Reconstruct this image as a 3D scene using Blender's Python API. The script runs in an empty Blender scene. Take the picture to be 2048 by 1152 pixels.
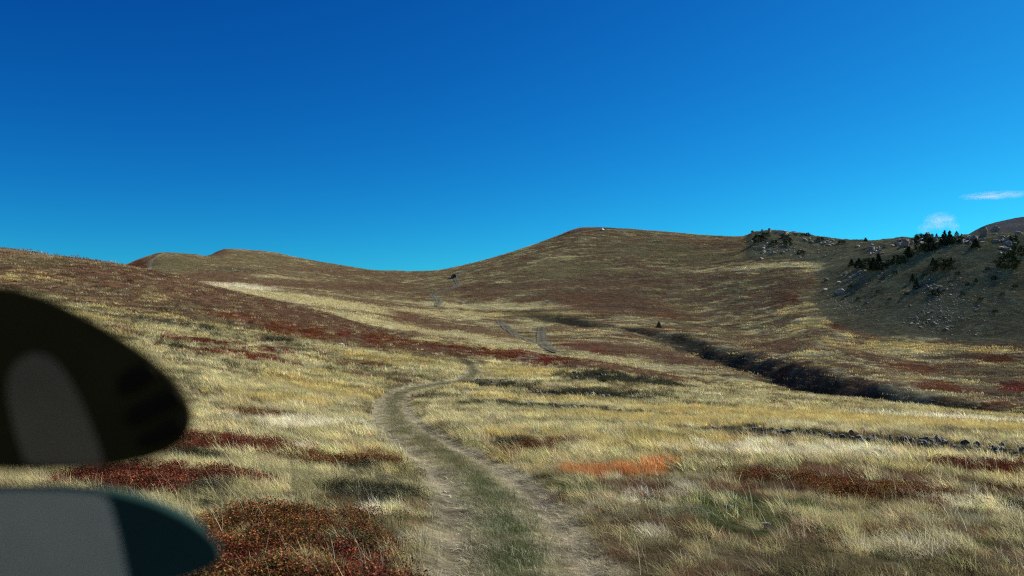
import bpy, bmesh, math, random
import numpy as np
from mathutils import Vector, Matrix, noise as mnoise

# ------------------------------------------------------------------ camera, sky, sun, exposure
scene = bpy.context.scene
COL = scene.collection
F = 1500.0            # focal length in photograph pixels (2048 wide)
HOR = 640.0           # photograph row of the level horizon
CZ = 2.8              # eye height: high cab of an off-road truck

cam_d = bpy.data.cameras.new('camera')
cam = bpy.data.objects.new('camera', cam_d); COL.objects.link(cam)
cam.location = (0, 0, CZ); cam.rotation_euler = (math.pi/2, 0, 0)
cam_d.sensor_width = 36.0; cam_d.lens = 36.0*F/2048.0
cam_d.shift_y = (HOR-576.0)/2048.0
cam_d.clip_start = 0.05; cam_d.clip_end = 30000
cam_d.dof.use_dof = True; cam_d.dof.focus_distance = 20.0; cam_d.dof.aperture_fstop = cam_d.lens/13.5
scene.camera = cam

SUN_EL, SUN_AZ = math.radians(38), math.radians(60)      # azimuth clockwise from the view direction (+Y)
world = bpy.data.worlds.new('World'); scene.world = world; world.use_nodes = True
wn, wl = world.node_tree.nodes, world.node_tree.links
wn.clear()
sky = wn.new('ShaderNodeTexSky'); sky.sky_type = 'NISHITA'; sky.sun_disc = False
sky.sun_elevation = SUN_EL; sky.sun_rotation = SUN_AZ; sky.altitude = 1900
sky.air_density = 1.0; sky.dust_density = 1.0; sky.ozone_density = 6.0
# the phone camera's deep-blue rendering of the sky: one tone curve per channel, the same in every direction
sep = wn.new('ShaderNodeSeparateColor'); cmb = wn.new('ShaderNodeCombineColor'); wl.new(sky.outputs[0], sep.inputs[0])
for ch, (g, k) in enumerate(((2.2, .42), (1.648, 1.455), (1.114, 1.107))):
    a = wn.new('ShaderNodeMath'); a.operation = 'MULTIPLY'; a.inputs[1].default_value = .1
    b = wn.new('ShaderNodeMath'); b.operation = 'POWER'; b.inputs[1].default_value = g
    c = wn.new('ShaderNodeMath'); c.operation = 'MULTIPLY'; c.inputs[1].default_value = k*10
    wl.new(sep.outputs[ch], a.inputs[0]); wl.new(a.outputs[0], b.inputs[0]); wl.new(b.outputs[0], c.inputs[0]); wl.new(c.outputs[0], cmb.inputs[ch])
EXPO = 0.82
bg = wn.new('ShaderNodeBackground'); bg.inputs['Strength'].default_value = .1/2**EXPO
wo = wn.new('ShaderNodeOutputWorld'); wl.new(cmb.outputs[0], bg.inputs[0]); wl.new(bg.outputs[0], wo.inputs[0])

sun_d = bpy.data.lights.new('sun', 'SUN'); sun_d.energy = 5.0; sun_d.angle = math.radians(0.53); sun_d.color = (1.0, 0.945, 0.83)
sun = bpy.data.objects.new('sun', sun_d); COL.objects.link(sun)
S = Vector((math.sin(SUN_AZ)*math.cos(SUN_EL), math.cos(SUN_AZ)*math.cos(SUN_EL), math.sin(SUN_EL)))
sun.rotation_euler = S.to_track_quat('Z', 'Y').to_euler()
sun.location = (200, 0, 300)
vs = scene.view_settings
vs.view_transform = 'Standard'; vs.look = 'None'; vs.exposure = EXPO; vs.gamma = 1.0; vs.use_curve_mapping = False
try:
    scene.cycles.use_denoising = False; scene.cycles.filter_width = 1.15; scene.cycles.volume_bounces = 4; scene.cycles.max_bounces = 6; scene.cycles.diffuse_bounces = 3; scene.cycles.transparent_max_bounces = 6
except Exception: pass

rng = np.random.default_rng(7)
random.seed(11)

# ------------------------------------------------------------------ helpers
def tag(o, label=None, cat=None, group=None, kind=None):
    if label: o['label'] = label
    if cat: o['category'] = cat
    if group: o['group'] = group
    if kind: o['kind'] = kind
    return o

def link(name, me, mat=None, parent=None):
    o = bpy.data.objects.new(name, me); COL.objects.link(o)
    if mat is not None and me is not None and len(me.materials) == 0: me.materials.append(mat)
    if parent is not None: o.parent = parent
    return o

def empty(name, loc, rz=0.0):
    o = bpy.data.objects.new(name, None); COL.objects.link(o)
    o.location = loc; o.rotation_euler = (0, 0, rz); o.empty_display_size = 0.2
    return o

def np_mesh(name, verts, quads=None, tris=None, smooth=False):
    me = bpy.data.meshes.new(name)
    verts = np.asarray(verts, np.float32)
    me.vertices.add(len(verts)); me.vertices.foreach_set('co', verts.ravel())
    nq = 0 if quads is None else len(quads); nt = 0 if tris is None else len(tris)
    idx = []
    if nq: idx.append(np.asarray(quads, np.int32).ravel())
    if nt: idx.append(np.asarray(tris, np.int32).ravel())
    if idx:
        idx = np.concatenate(idx)
        me.loops.add(len(idx)); me.loops.foreach_set('vertex_index', idx)
        tot = np.concatenate([np.full(nq, 4, np.int32), np.full(nt, 3, np.int32)])
        st = np.concatenate([[0], np.cumsum(tot)[:-1]]).astype(np.int32)
        me.polygons.add(nq+nt); me.polygons.foreach_set('loop_start', st)
        if smooth: me.polygons.foreach_set('use_smooth', np.ones(nq+nt, bool))
    me.update(calc_edges=True)
    return me

def set_attr(me, name, typ, dom, arr):
    a = me.attributes.new(name, typ, dom)
    key = {'FLOAT': 'value', 'INT': 'value', 'FLOAT_VECTOR': 'vector', 'FLOAT_COLOR': 'color'}[typ]
    a.data.foreach_set(key, np.ascontiguousarray(arr).ravel())

# numpy gradient noise
_perm = np.random.default_rng(3).permutation(256); _perm = np.concatenate([_perm, _perm]).astype(np.int64)
_ga = np.random.default_rng(5).uniform(0, 2*np.pi, 256); _gx, _gy = np.cos(_ga), np.sin(_ga)
def perlin(x, y):
    xi = np.floor(x).astype(np.int64); yi = np.floor(y).astype(np.int64)
    xf = x-xi; yf = y-yi; xi &= 255; yi &= 255
    u = xf*xf*xf*(xf*(xf*6-15)+10); v = yf*yf*yf*(yf*(yf*6-15)+10)
    def g(ix, iy, fx, fy):
        h = _perm[_perm[ix & 255] + (iy & 255)]
        return _gx[h]*fx + _gy[h]*fy
    a = g(xi, yi, xf, yf); b = g(xi+1, yi, xf-1, yf); c = g(xi, yi+1, xf, yf-1); d = g(xi+1, yi+1, xf-1, yf-1)
    return (a*(1-u)+b*u)*(1-v) + (c*(1-u)+d*u)*v
def fbm(x, y, oc=4, gain=0.5, off=0.0):
    s = 0; a = 1.0; f = 1.0; n = 0
    for i in range(oc):
        s = s + a*perlin(x*f+off+i*17.3, y*f-off*1.7+i*9.1); n += a; a *= gain; f *= 2.03
    return s/n*1.6
def sstep(a, b, x):
    t = np.clip((x-a)/(b-a), 0, 1); return t*t*(3-2*t)

def pchip(xk, yk, x):
    xk = np.asarray(xk, float); yk = np.asarray(yk, float)
    h = np.diff(xk); d = np.diff(yk)/h
    m = np.zeros_like(yk)
    w1 = 2*h[1:]+h[:-1]; w2 = h[1:]+2*h[:-1]
    ok = d[:-1]*d[1:] > 0
    with np.errstate(divide='ignore', invalid='ignore'):
        mm = (w1+w2)/(w1/d[:-1]+w2/d[1:])
    m[1:-1] = np.where(ok, mm, 0); m[0] = d[0]; m[-1] = d[-1]
    i = np.clip(np.searchsorted(xk, x)-1, 0, len(xk)-2)
    t = np.clip((x-xk[i])/h[i], 0, 1)
    return (yk[i]*(1+2*t)*(1-t)**2 + h[i]*m[i]*t*(1-t)**2 + yk[i+1]*t*t*(3-2*t) + h[i+1-1]*m[i+1]*t*t*(t-1))

# ------------------------------------------------------------------ terrain
# Each row of ground is a line across the landscape: (photo column, distance ahead in m, height); heights are either metres ('z') or
# read off the photograph as a row ('y') at that distance.
LAYERS = [
 ('z', [(-900,1.0,.05),(1024,1.0,0),(2900,1.0,-.05)]),
 ('z', [(-900,8.3,.35),(0,8.3,.12),(1024,8.3,-.03),(2048,8.3,-.18),(2900,8.3,-.3)]),
 ('z', [(-900,14,1.2),(0,14,.35),(700,14,-.22),(1024,14,-.35),(2048,14,-.62),(2900,14,-.9)]),
 ('z', [(-900,25,2.8),(0,25,.75),(500,25,-.45),(1024,25,-.95),(2048,25,-1.45),(2900,25,-2.2)]),
 ('z', [(-900,45,6),(0,45,2.2),(400,45,.3),(790,44,-1.9),(1024,44,-2.05),(1500,42,-2.5),(2048,40,-2.9),(2900,38,-4.2)]),
 ('z', [(-900,85,11),(0,80,6.2),(200,78,4.4),(400,76,2.6),(600,75,.9),(800,75,-.9),(945,75,-2.05),(1072,74,-2.4),(1200,70,-2.6),(1500,62,-3.5),(1800,56,-3.9),(2048,52,-4.2),(2900,48,-5.5)]),
 ('y', [(-900,150,430),(-300,140,465),(0,130,497),(130,126,513),(250,122,531),(330,120,548),(420,120,573),(490,120,588),(570,120,606),(650,119,627),(739,117,654),(806,115,669),(895,111,683),(1013,107,698),(1072,105,707),(1200,95,725),(1360,87,757),(1500,80,778),(1600,76,790),(1800,69,808),(2048,62,835),(2350,58,870),(2900,55,920)]),
 ('z', [(-900,190,8),(0,165,8),(250,155,5),(400,150,2),(600,150,0),(806,145,-3),(1013,135,-4.5),(1072,132,-5),(1200,122,-6.5),(1500,106,-9),(1800,92,-11),(2048,86,-11),(2900,82,-11)]),
 ('y', [(-900,260,500),(0,260,530),(250,240,560),(400,225,574),(600,200,606),(806,180,660),(1013,172,688),(1072,168,697),(1200,158,708),(1360,148,728),(1500,138,744),(1800,120,785),(2048,112,812),(2900,110,850)]),
 ('y', [(-900,400,520),(0,380,540),(250,380,545),(400,360,556),(600,320,578),(806,290,606),(1013,270,634),(1200,262,640),(1350,258,650),(1500,240,668),(1630,232,646),(1750,212,674),(1850,202,686),(2048,192,692),(2900,190,715)]),
 ('y', [(-900,540,520),(0,500,540),(250,480,545),(330,470,532),(455,480,524),(600,460,543),(700,440,556),(820,425,562),(900,415,556),(1000,410,544),(1100,410,532),(1250,405,530),(1400,390,538),(1500,375,530),(1560,365,529),(1640,345,536),(1700,318,531),(1760,300,513),(1850,290,492),(1950,280,476),(2010,280,470),(2048,282,468),(2900,290,430)]),
 ('y', [(-900,640,540),(0,600,548),(150,590,545),(245,580,531),(290,580,514),(330,580,505),(385,590,509),(410,640,511),(455,690,498),(520,680,502),(600,640,516),(700,600,534),(760,570,541),(820,560,543),(870,555,542),(920,545,533),(1000,545,512),(1050,550,496),(1100,560,479),(1170,590,455),(1250,595,458),(1330,585,464),(1400,575,470),(1480,555,474),(1505,520,467),(1540,500,463),(1600,490,469),(1650,480,477),(1700,465,482),(1760,430,482),(1800,410,480),(1850,395,480),(1950,385,474),(2048,380,472),(2900,380,440)]),
 ('z', [(-900,1000,10),(0,950,10),(455,1050,30),(820,900,10),(1200,950,30),(1600,800,10),(2048,650,-10),(2900,650,-10)]),
 ('y', [(-900,2600,640),(0,2600,650),(1000,2600,640),(1700,2600,600),(1850,2600,520),(1930,2600,471),(1975,2600,448),(2010,2600,439),(2048,2600,432),(2150,2600,424),(2350,2600,438),(2900,2600,520)]),
 ('z', [(-900,5000,-150),(1024,5000,-150),(2900,5000,-150)]),
 ('z', [(-900,12000,-500),(1024,12000,-500),(2900,12000,-500)]),
]
def px_az(px): return np.arctan((np.asarray(px, float)-1024.0)/F)
az_f = np.radians(np.linspace(-41, 41, 720))
side = np.radians(np.array([43, 46, 50, 55, 62, 70, 80, 92, 106, 122, 140, 160]))
AZ = np.concatenate([-side[::-1], az_f, side])
azc = np.clip(AZ, px_az(-900), px_az(2900))
LNR = np.concatenate([np.linspace(math.log(0.8), math.log(4.0), 10)[:-1], np.linspace(math.log(4.0), math.log(750), 800)[:-1], np.linspace(math.log(750), math.log(12500), 70)])
NA, NR = len(AZ), len(LNR)
KL = np.zeros((len(LAYERS), NA)); KS = np.zeros((len(LAYERS), NA))
for k, (mode, tab) in enumerate(LAYERS):
    p = px_az([t[0] for t in tab]); dep = np.array([t[1] for t in tab], float); v = np.array([t[2] for t in tab], float)
    z = v if mode == 'z' else CZ + dep*(HOR-v)/F
    r = dep/np.cos(p)
    KL[k] = pchip(p, np.log(r), azc); KS[k] = pchip(p, z/r, azc)
ZG = np.zeros((NA, NR)); KG = np.zeros((NA, NR))
for j in range(NA):
    ZG[j] = pchip(KL[:, j], KS[:, j], LNR)*np.exp(LNR)
    KG[j] = np.interp(LNR, KL[:, j], np.arange(len(LAYERS)))
# soften the layer creases a little along the line of sight
for _ in range(3):
    ZG[:, 1:-1] = ZG[:, 1:-1]*0.5 + 0.25*(ZG[:, :-2]+ZG[:, 2:])
RR = np.exp(LNR)[None, :]; AA = AZ[:, None]
GX = RR*np.sin(AA); GY = RR*np.cos(AA)

def look(G, x, y):
    a = np.arctan2(x, y); l = np.log(np.maximum(np.hypot(x, y), 0.81))
    fi = np.interp(a, AZ, np.arange(NA)); fj = np.interp(l, LNR, np.arange(NR))
    i = np.clip(fi.astype(int), 0, NA-2); j = np.clip(fj.astype(int), 0, NR-2)
    u = fi-i; v = fj-j
    return G[i, j]*(1-u)*(1-v)+G[i+1, j]*u*(1-v)+G[i, j+1]*(1-u)*v+G[i+1, j+1]*u*v
def hit(px, py):
    """the ground point that the photograph shows at (px, py)"""
    a = math.atan((px-1024.0)/F); r = np.exp(LNR)
    z = look(ZG, r*math.sin(a), r*math.cos(a)); pr = HOR-F*(z-CZ)/(r*math.cos(a))
    s = np.nonzero((pr <= py) & (r > 4))[0]
    if len(s) == 0:
        i = 10+int(np.argmin(pr[10:-60])); rr = r[i]
    else:
        i = s[0]; t = (pr[i-1]-py)/(pr[i-1]-pr[i]+1e-9) if i else 0
        t = min(max(t, 0), 1)
        rr = r[i-1]*(1-t)+r[i]*t if i else r[0]
    return Vector((rr*math.sin(a), rr*math.cos(a), 0))

# polyline distance (smoothed polylines in world space)
def smooth_line(pts, step):
    P = np.array([(p.x, p.y) for p in pts]); d = np.concatenate([[0], np.cumsum(np.hypot(*np.diff(P, axis=0).T))])
    n = max(int(d[-1]/step), 4); t = np.linspace(0, d[-1], n)
    x = np.interp(t, d, P[:, 0]); y = np.interp(t, d, P[:, 1])
    w = max(2, int(n*0.04)); ker = np.ones(2*w+1)/(2*w+1)
    def sm(v):
        e = np.concatenate([2*v[0]-v[w:0:-1], v, 2*v[-1]-v[-2:-w-2:-1]]); return np.convolve(e, ker, 'valid')
    return np.stack([sm(x), sm(y)], 1)
def line_dist(L, x, y, reach):
    """signed sideways distance to a polyline (inf beyond reach), and the parameter along it"""
    D = np.full(x.shape, 1e6); T = np.zeros(x.shape)
    xf, yf = x.ravel(), y.ravel(); Df, Tf = D.ravel(), T.ravel()
    cand = np.nonzero((xf > L[:, 0].min()-reach) & (xf < L[:, 0].max()+reach) & (yf > L[:, 1].min()-reach) & (yf < L[:, 1].max()+reach))[0]
    cx, cy = xf[cand], yf[cand]; best = np.full(len(cand), 1e6); bt = np.zeros(len(cand))
    for s in range(len(L)-1):
        ax, ay = L[s]; bx, by = L[s+1]; dx, dy = bx-ax, by-ay; q = dx*dx+dy*dy+1e-12
        m = np.nonzero((np.abs(cx-(ax+bx)/2) < reach+abs(dx)) & (np.abs(cy-(ay+by)/2) < reach+abs(dy)))[0]
        if len(m) == 0: continue
        t = np.clip(((cx[m]-ax)*dx+(cy[m]-ay)*dy)/q, 0, 1)
        ex = cx[m]-ax-t*dx; ey = cy[m]-ay-t*dy; dd = np.hypot(ex, ey)
        sg = np.sign(ex*dy-ey*dx); sg[sg == 0] = 1
        b = dd < np.abs(best[m]); mm = m[b]
        best[mm] = (dd*sg)[b]; bt[mm] = (s+t[b])/(len(L)-1)
    Df[cand] = best; Tf[cand] = bt
    return Df.reshape(x.shape), Tf.reshape(x.shape)

NEAR_TRACK = smooth_line([Vector((0.15, 2.0, 0)), Vector((0.15, 5.5, 0))]+[hit(*p) for p in [(1050,1152),(1030,1060),(1000,1000),(948,940),(888,900),(830,872),(800,852),(789,830),(784,805),(792,790),(815,777),(858,769),(905,764),(940,755),(952,745),(946,735),(943,727),(950,720)]], 0.35)
FAR_TRACKS = [smooth_line([hit(*p) for p in pts], 1.2) for pts in (
    [(1040,727),(1060,715),(1078,709)],
    [(1108,706),(1098,699),(1088,690),(1083,682),(1082,668),(1084,654)],
    [(1086,690),(1070,685),(1040,674),(1015,657),(998,645)],
    [(872,613),(880,604),(868,594),(862,587),(882,580),(905,576),(919,569),(913,561),(909,554),(926,544),(960,537)],
)]
PATHS = [smooth_line([hit(*p) for p in pts], 1.5) for pts in (
    [(1070,492),(1110,478),(1150,468),(1190,461),(1204,460.5),(1240,461)],
    [(284,540),(300,524),(318,511),(330,507)],
    [(640,768),(690,778),(740,785),(790,790)],
    [(960,536),(1000,524),(1050,508)],
)]
GULLY = smooth_line([hit(*p) for p in [(1060,626),(1130,638),(1210,651),(1320,664),(1420,696),(1500,720),(1600,745),(1700,768),(1800,794),(1880,811),(1960,824),(2060,842)]], 2.0)
gd, gt = line_dist(GULLY, GX, GY, 30)
_t = GULLY[len(GULLY)//2]; _n = _t*1.03
GSIGN = float(np.sign(line_dist(GULLY, np.array([_n[0]]), np.array([_n[1]]), 30)[0][0]))
gside = np.sign(gd)*GSIGN
gw = np.where(gside > 0, 5.2, 8.0)*(1+.35*perlin(GX/7+3, GY/7)); gdep = (2.2+3.6*sstep(.15, .6, gt))*sstep(0, .12, gt)*(1-sstep(.89, .97, gt))*(0.9+0.3*perlin(GX/9, GY/9))
GUL = np.where(np.abs(gd) < 29, np.exp(-(np.abs(gd)/gw)**2.6), 0)
ZG -= GUL*gdep
nd, nt = line_dist(NEAR_TRACK, GX, GY, 4)
def rut(d): return np.exp(-((np.abs(d)-0.76)/0.27)**2)
onland = sstep(3, 6, RR)
# swells, tussocks and terracettes
amp = np.clip(RR/60, 0.25, 2.5)
ZG += onland*(0.20*amp*fbm(GX/14, GY/10, 3, off=3.1)*sstep(5, 40, RR) + 0.11*fbm(GX/1.5, GY/1.1, 3, off=8.7)*np.clip(1-np.abs(0), 0, 1))
kh = sstep(6.2, 8, KG)
ZG += kh*(0.55*fbm(GX/16, GY/9, 3, off=1.9) + 1.1*fbm(GX/55, GY/30, 2, off=5.3)*sstep(8, 9, KG)*sstep(11.6, 10.6, KG))
PXG = 1024+F*np.tan(np.clip(AA, -1.2, 1.2))+0*RR
# rugged ground on the two rocky hills
wob = 26*fbm(GX/22, GY/22, 3, off=4.4)
rock_front = sstep(1630, 1690, PXG+1.4*wob)*sstep(9.02, 9.16, KG+0.004*wob)*sstep(11.8, 11.4, KG)
rock_back = sstep(1492, 1512, PXG+0.4*wob)*sstep(10.12, 10.22, KG)*sstep(11.8, 11.4, KG)
ROCKG = np.maximum(rock_front, rock_back)
ridged = 1-np.abs(fbm(GX/13, GY/13, 4, off=12.2))*1.6
ZG += ROCKG*(.6*fbm(GX/11, GY/11, 4, 0.6, off=2.2)+ 2.0*np.clip(ridged-.45, 0, 1)*sstep(9.7, 10.6, KG))
tr_band = np.where(np.abs(nd) < 4, 1, 0)*sstep(1.0, .92, nt)
ZG -= tr_band*(0.07*rut(nd)+0.05*sstep(1.9, 1.1, np.abs(nd)))
GRD = ZG

def zat(x, y): return look(GRD, np.asarray(x, float), np.asarray(y, float))
def at(px, py):
    p = hit(px, py); p.z = float(zat(p.x, p.y)); return p

STRIP_LINES = [(smooth_line([hit(*p) for p in pl], .5), w) for pl, w in (
    ([(1485,862),(1560,868),(1640,878),(1740,884),(1830,890),(1940,898),(2060,909)], 2.1),
    ([(990,807),(1120,816),(1240,824),(1345,832)], 1.1), ([(1075,788),(1180,792),(1295,798)], 1.1), ([(1135,748),(1230,757),(1340,768)], 1.6), ([(950,762),(1035,764)], .9))]
def strip_w(x, y):
    v = np.zeros(x.shape)
    for L, w in STRIP_LINES:
        d = np.abs(line_dist(L, x, y, 4)[0])
        v = np.maximum(v, sstep(1.25, .5, d/w+.55*fbm(x/1.2, y/.8, 3, .6, off=241.)))
    return v
# ------------------------------------------------------------------ what grows where
PAL = dict(
    straw=(.48,.435,.232), pale=(.64,.60,.42), yellow=(.48,.40,.165), olive=(.172,.152,.078), green=(.075,.105,.038), red=(.148,.036,.026),
    rust=(.165,.060,.030), brown=(.155,.094,.058), dark=(.052,.052,.036), orange=(.44,.205,.075), grey=(.31,.32,.235), soil=(.32,.29,.21), rockg=(.178,.168,.092))
PATCH = [  # photo column, row, half width, half height, kind, strength
 # left hillside
 (120,540,220,26,'brown',.8),(60,525,80,14,'olive',.7),(330,590,70,22,'yellow',.55),(260,580,90,30,'olive',.5),(200,620,120,22,'olive',.6),(420,600,120,22,'brown',.9),(560,628,110,18,'brown',1.),(520,640,80,8,'rust',.9),
 (640,655,130,20,'brown',1.1),(600,662,90,14,'rust',.8),(720,676,110,14,'red',.6),(650,640,120,12,'brown',1.),(830,692,130,10,'rust',.85),(940,703,130,9,'red',.75),(880,700,120,9,'brown',.9),(700,700,100,6,'straw',.8),
 (420,685,110,7,'red',.7),(500,716,75,8,'red',1.),(560,704,60,7,'red',.6),(700,726,70,7,'red',.6),(480,735,90,7,'dark',.5),(350,650,90,8,'dark',.6),(330,660,60,12,'straw',.8),(640,692,30,3,'pale',.6),
 (560,682,80,6,'dark',.6),(690,692,30,8,'brown',.7),
 # band of red heath along the crest
 (1040,714,90,10,'rust',.9),(1130,724,110,9,'red',.8),(1260,742,130,9,'brown',1.),(1350,757,80,6,'brown',.8),(1230,757,110,9,'dark',1.),(1150,752,60,6,'dark',.8),
 # valley beyond the crest
 (560,592,150,5,'straw',1.1),(660,606,120,6,'straw',1.1),(470,571,60,5,'pale',1.),(780,648,110,6,'straw',1.),(900,667,110,7,'straw',.9),(1000,688,90,5,'straw',.9),(1180,716,110,4,'straw',.8),(1340,738,120,5,'straw',.9),(1500,762,90,5,'straw',.8),
 (830,640,70,12,'brown',.7),(800,628,60,8,'red',.6),(960,665,90,10,'brown',.7),(880,655,60,10,'brown',.7),(1170,655,60,8,'brown',.6),(1250,700,120,10,'brown',.9),(1380,720,90,9,'brown',.8),(1160,690,60,6,'red',.5),(1190,702,40,5,'red',.7),
 (1490,735,60,8,'rust',.7),(1560,754,60,7,'rust',.7),(1690,785,90,9,'brown',1.),(1600,760,70,10,'brown',.9),(1120,640,70,5,'dark',.5),(1080,672,130,12,'olive',.4),(1420,705,70,7,'straw',.5),
 (1000,614,220,7,'straw',.9),(880,628,100,7,'straw',.7),(1060,628,120,6,'yellow',.7),(700,598,130,5,'brown',.6),(620,570,160,10,'brown',.7),(760,574,70,6,'brown',.8),(680,545,140,8,'brown',.6),(840,553,80,5,'red',.4),(560,555,90,4,'straw',.6),
 (360,560,60,10,'brown',.9),(420,555,70,12,'brown',.9),(345,530,50,16,'olive',.9),(270,530,22,12,'rust',.8),(440,505,20,5,'brown',1.),(520,520,80,12,'olive',.6),(470,540,80,7,'dark',.5),(930,577,50,6,'brown',.8),(960,592,60,7,'brown',.8),(1000,575,90,8,'brown',.6),
 # big hill
 (1200,602,100,22,'brown',.9),(1170,606,60,14,'rust',.5),(1340,630,70,10,'rust',.55),(1290,618,80,10,'brown',.7),(1150,545,120,24,'olive',.7),(1320,500,130,20,'olive',.7),(1420,520,110,20,'olive',.6),(1230,560,120,20,'brown',.6),(1100,575,60,14,'brown',.7),
 (1400,560,120,16,'brown',.5),(1250,535,140,6,'straw',.4),(1120,515,60,6,'straw',.5),(1400,485,90,5,'brown',.6),(1160,462,40,5,'brown',1.),(1230,457,40,2,'dark',.8),(1450,490,60,10,'brown',.6),
 (1600,529,110,5,'straw',1.2),(1690,524,60,4,'straw',1.2),(1520,522,60,7,'rust',.5),(1450,535,120,8,'straw',.5),(1570,580,60,22,'brown',.6),(1580,598,30,20,'rust',.55),(1500,570,80,20,'olive',.5),(1500,640,110,10,'olive',.4),
 (1590,620,40,10,'yellow',.7),(1540,630,70,6,'straw',.6),(1620,648,50,8,'yellow',.7),(1710,656,35,8,'red',1.1),(1690,690,80,10,'yellow',.6),(1780,690,90,8,'yellow',.6),(1900,697,110,6,'yellow',.8),(1720,708,70,9,'brown',.6),(1830,735,45,8,'rust',.85),(1890,775,45,10,'rust',.8),
 (1995,719,25,8,'rust',1.),(2035,775,28,10,'red',1.1),(1560,690,70,12,'brown',.7),(1500,676,60,8,'brown',.5),(1380,610,60,8,'yellow',.4),(1980,750,90,25,'olive',.6),(1640,720,70,8,'olive',.5),
 # near meadow
 (640,775,110,14,'yellow',.9),(600,745,150,10,'straw',1.),(700,755,100,8,'yellow',.6),(480,770,90,14,'straw',.9),(560,800,120,10,'yellow',.9),(520,828,52,6,'rust',1.2),(600,850,130,12,'pale',.9),(900,740,90,8,'straw',1.),(1050,745,90,7,'yellow',.9),
 (450,893,100,13,'red',1.25),(330,890,70,14,'red',1.),(300,962,90,20,'red',1.2),(220,960,80,18,'red',1.),(455,958,45,10,'red',1.2),(510,966,30,8,'red',1.),(420,975,30,10,'dark',1.),(390,915,50,8,'dark',.9),(560,905,60,8,'rust',.7),
 (580,1100,170,40,'rust',.9),(660,1085,40,12,'straw',.8),(470,1090,30,12,'straw',.7),(720,1130,80,26,'red',.75),(560,1185,230,40,'rust',.95),(690,1180,120,30,'red',.75),(450,1075,60,20,'rust',.9),(520,1050,110,24,'rust',1.),(480,1130,90,26,'red',.75),(600,1060,90,10,'olive',.6),(680,1095,60,10,'dark',.7),(640,1070,60,14,'green',.4),(690,925,110,14,'rust',.75),(620,920,70,14,'dark',.4),
 (745,988,80,17,'dark',1.0),(830,965,50,14,'green',.7),(520,985,60,20,'straw',.7),(560,1010,110,16,'straw',.7),(560,930,70,12,'olive',.5),(800,1060,60,40,'olive',.6),(730,1030,90,12,'pale',.5),
 (1060,895,75,13,'rust',.9),(1010,888,30,10,'dark',.9),(1130,885,60,10,'brown',.8),(1170,949,52,9,'orange',.76),(1245,945,62,8,'orange',.8),(1320,935,36,9,'orange',.78),(1270,976,80,12,'brown',1.),(1160,975,50,10,'green',.8),
 (1600,965,130,15,'rust',.75),(1540,955,60,12,'red',.7),(1770,985,120,20,'rust',.85),(1700,950,120,14,'brown',.7),(1850,965,90,16,'brown',.8),(1960,938,85,7,'red',1.3),(1420,950,80,16,'olive',.6),(1640,905,160,10,'pale',.9),(1480,905,140,12,'pale',.8),
 (1440,1005,80,18,'green',.7),(1480,1045,110,26,'green',.8),(1380,1030,60,14,'grey',.5),(1230,1030,60,18,'grey',.6),(1290,1090,60,40,'pale',.5),(1580,1010,80,10,'green',.7),(1600,1090,140,30,'brown',.5),(1860,1070,120,50,'grey',.4),(1920,1010,120,24,'pale',.5),(1960,1100,120,40,'brown',.5),
 (1700,1060,140,22,'straw',.6),(1420,1110,80,36,'straw',.6),(1780,1110,60,20,'green',.5),
 (1100,800,150,6,'yellow',.9),(1250,815,160,5,'straw',.8),(1300,840,180,8,'yellow',.9),(1500,830,190,9,'yellow',1.),(1700,840,190,10,'yellow',1.),(1900,850,140,8,'yellow',.9),(1900,838,140,4,'pale',.8),(1400,800,200,8,'straw',.9),(1150,858,140,10,'straw',.8),
 (1000,772,70,4,'dark',.9),(1240,790,110,6,'dark',.8),(1110,786,60,5,'dark',.8),(1000,808,80,6,'dark',.7),(1130,818,110,6,'dark',.9),(1290,829,70,5,'dark',.8),(1560,864,110,7,'dark',.65),(1700,880,130,11,'dark',.7),(1880,897,130,12,'dark',.7),(2030,905,70,9,'dark',.65),
 (640,790,60,5,'dark',.4),(480,844,60,4,'dark',.5),(1180,835,90,8,'yellow',.8),
]
_PP = []
for (px, py, hw, hh, kd, st) in PATCH:
    c = hit(px, py); n = hit(px, py+hh); f_ = hit(px, py-hh)
    lr = math.log(c.xy.length); l1 = math.log(n.xy.length); l0 = math.log(f_.xy.length)
    lo = max(lr-l1, .012); hi = max(l0-lr, .012)
    if hi > 2.2*lo+.05: hi = 2.2*lo+.05
    _PP.append((math.atan2(c.x, c.y), lr, hw/F, lo, hi, kd, st))
KINDS_ = ['dark','olive','brown','straw','pale','yellow','grey','green','rust','red','orange']

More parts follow.
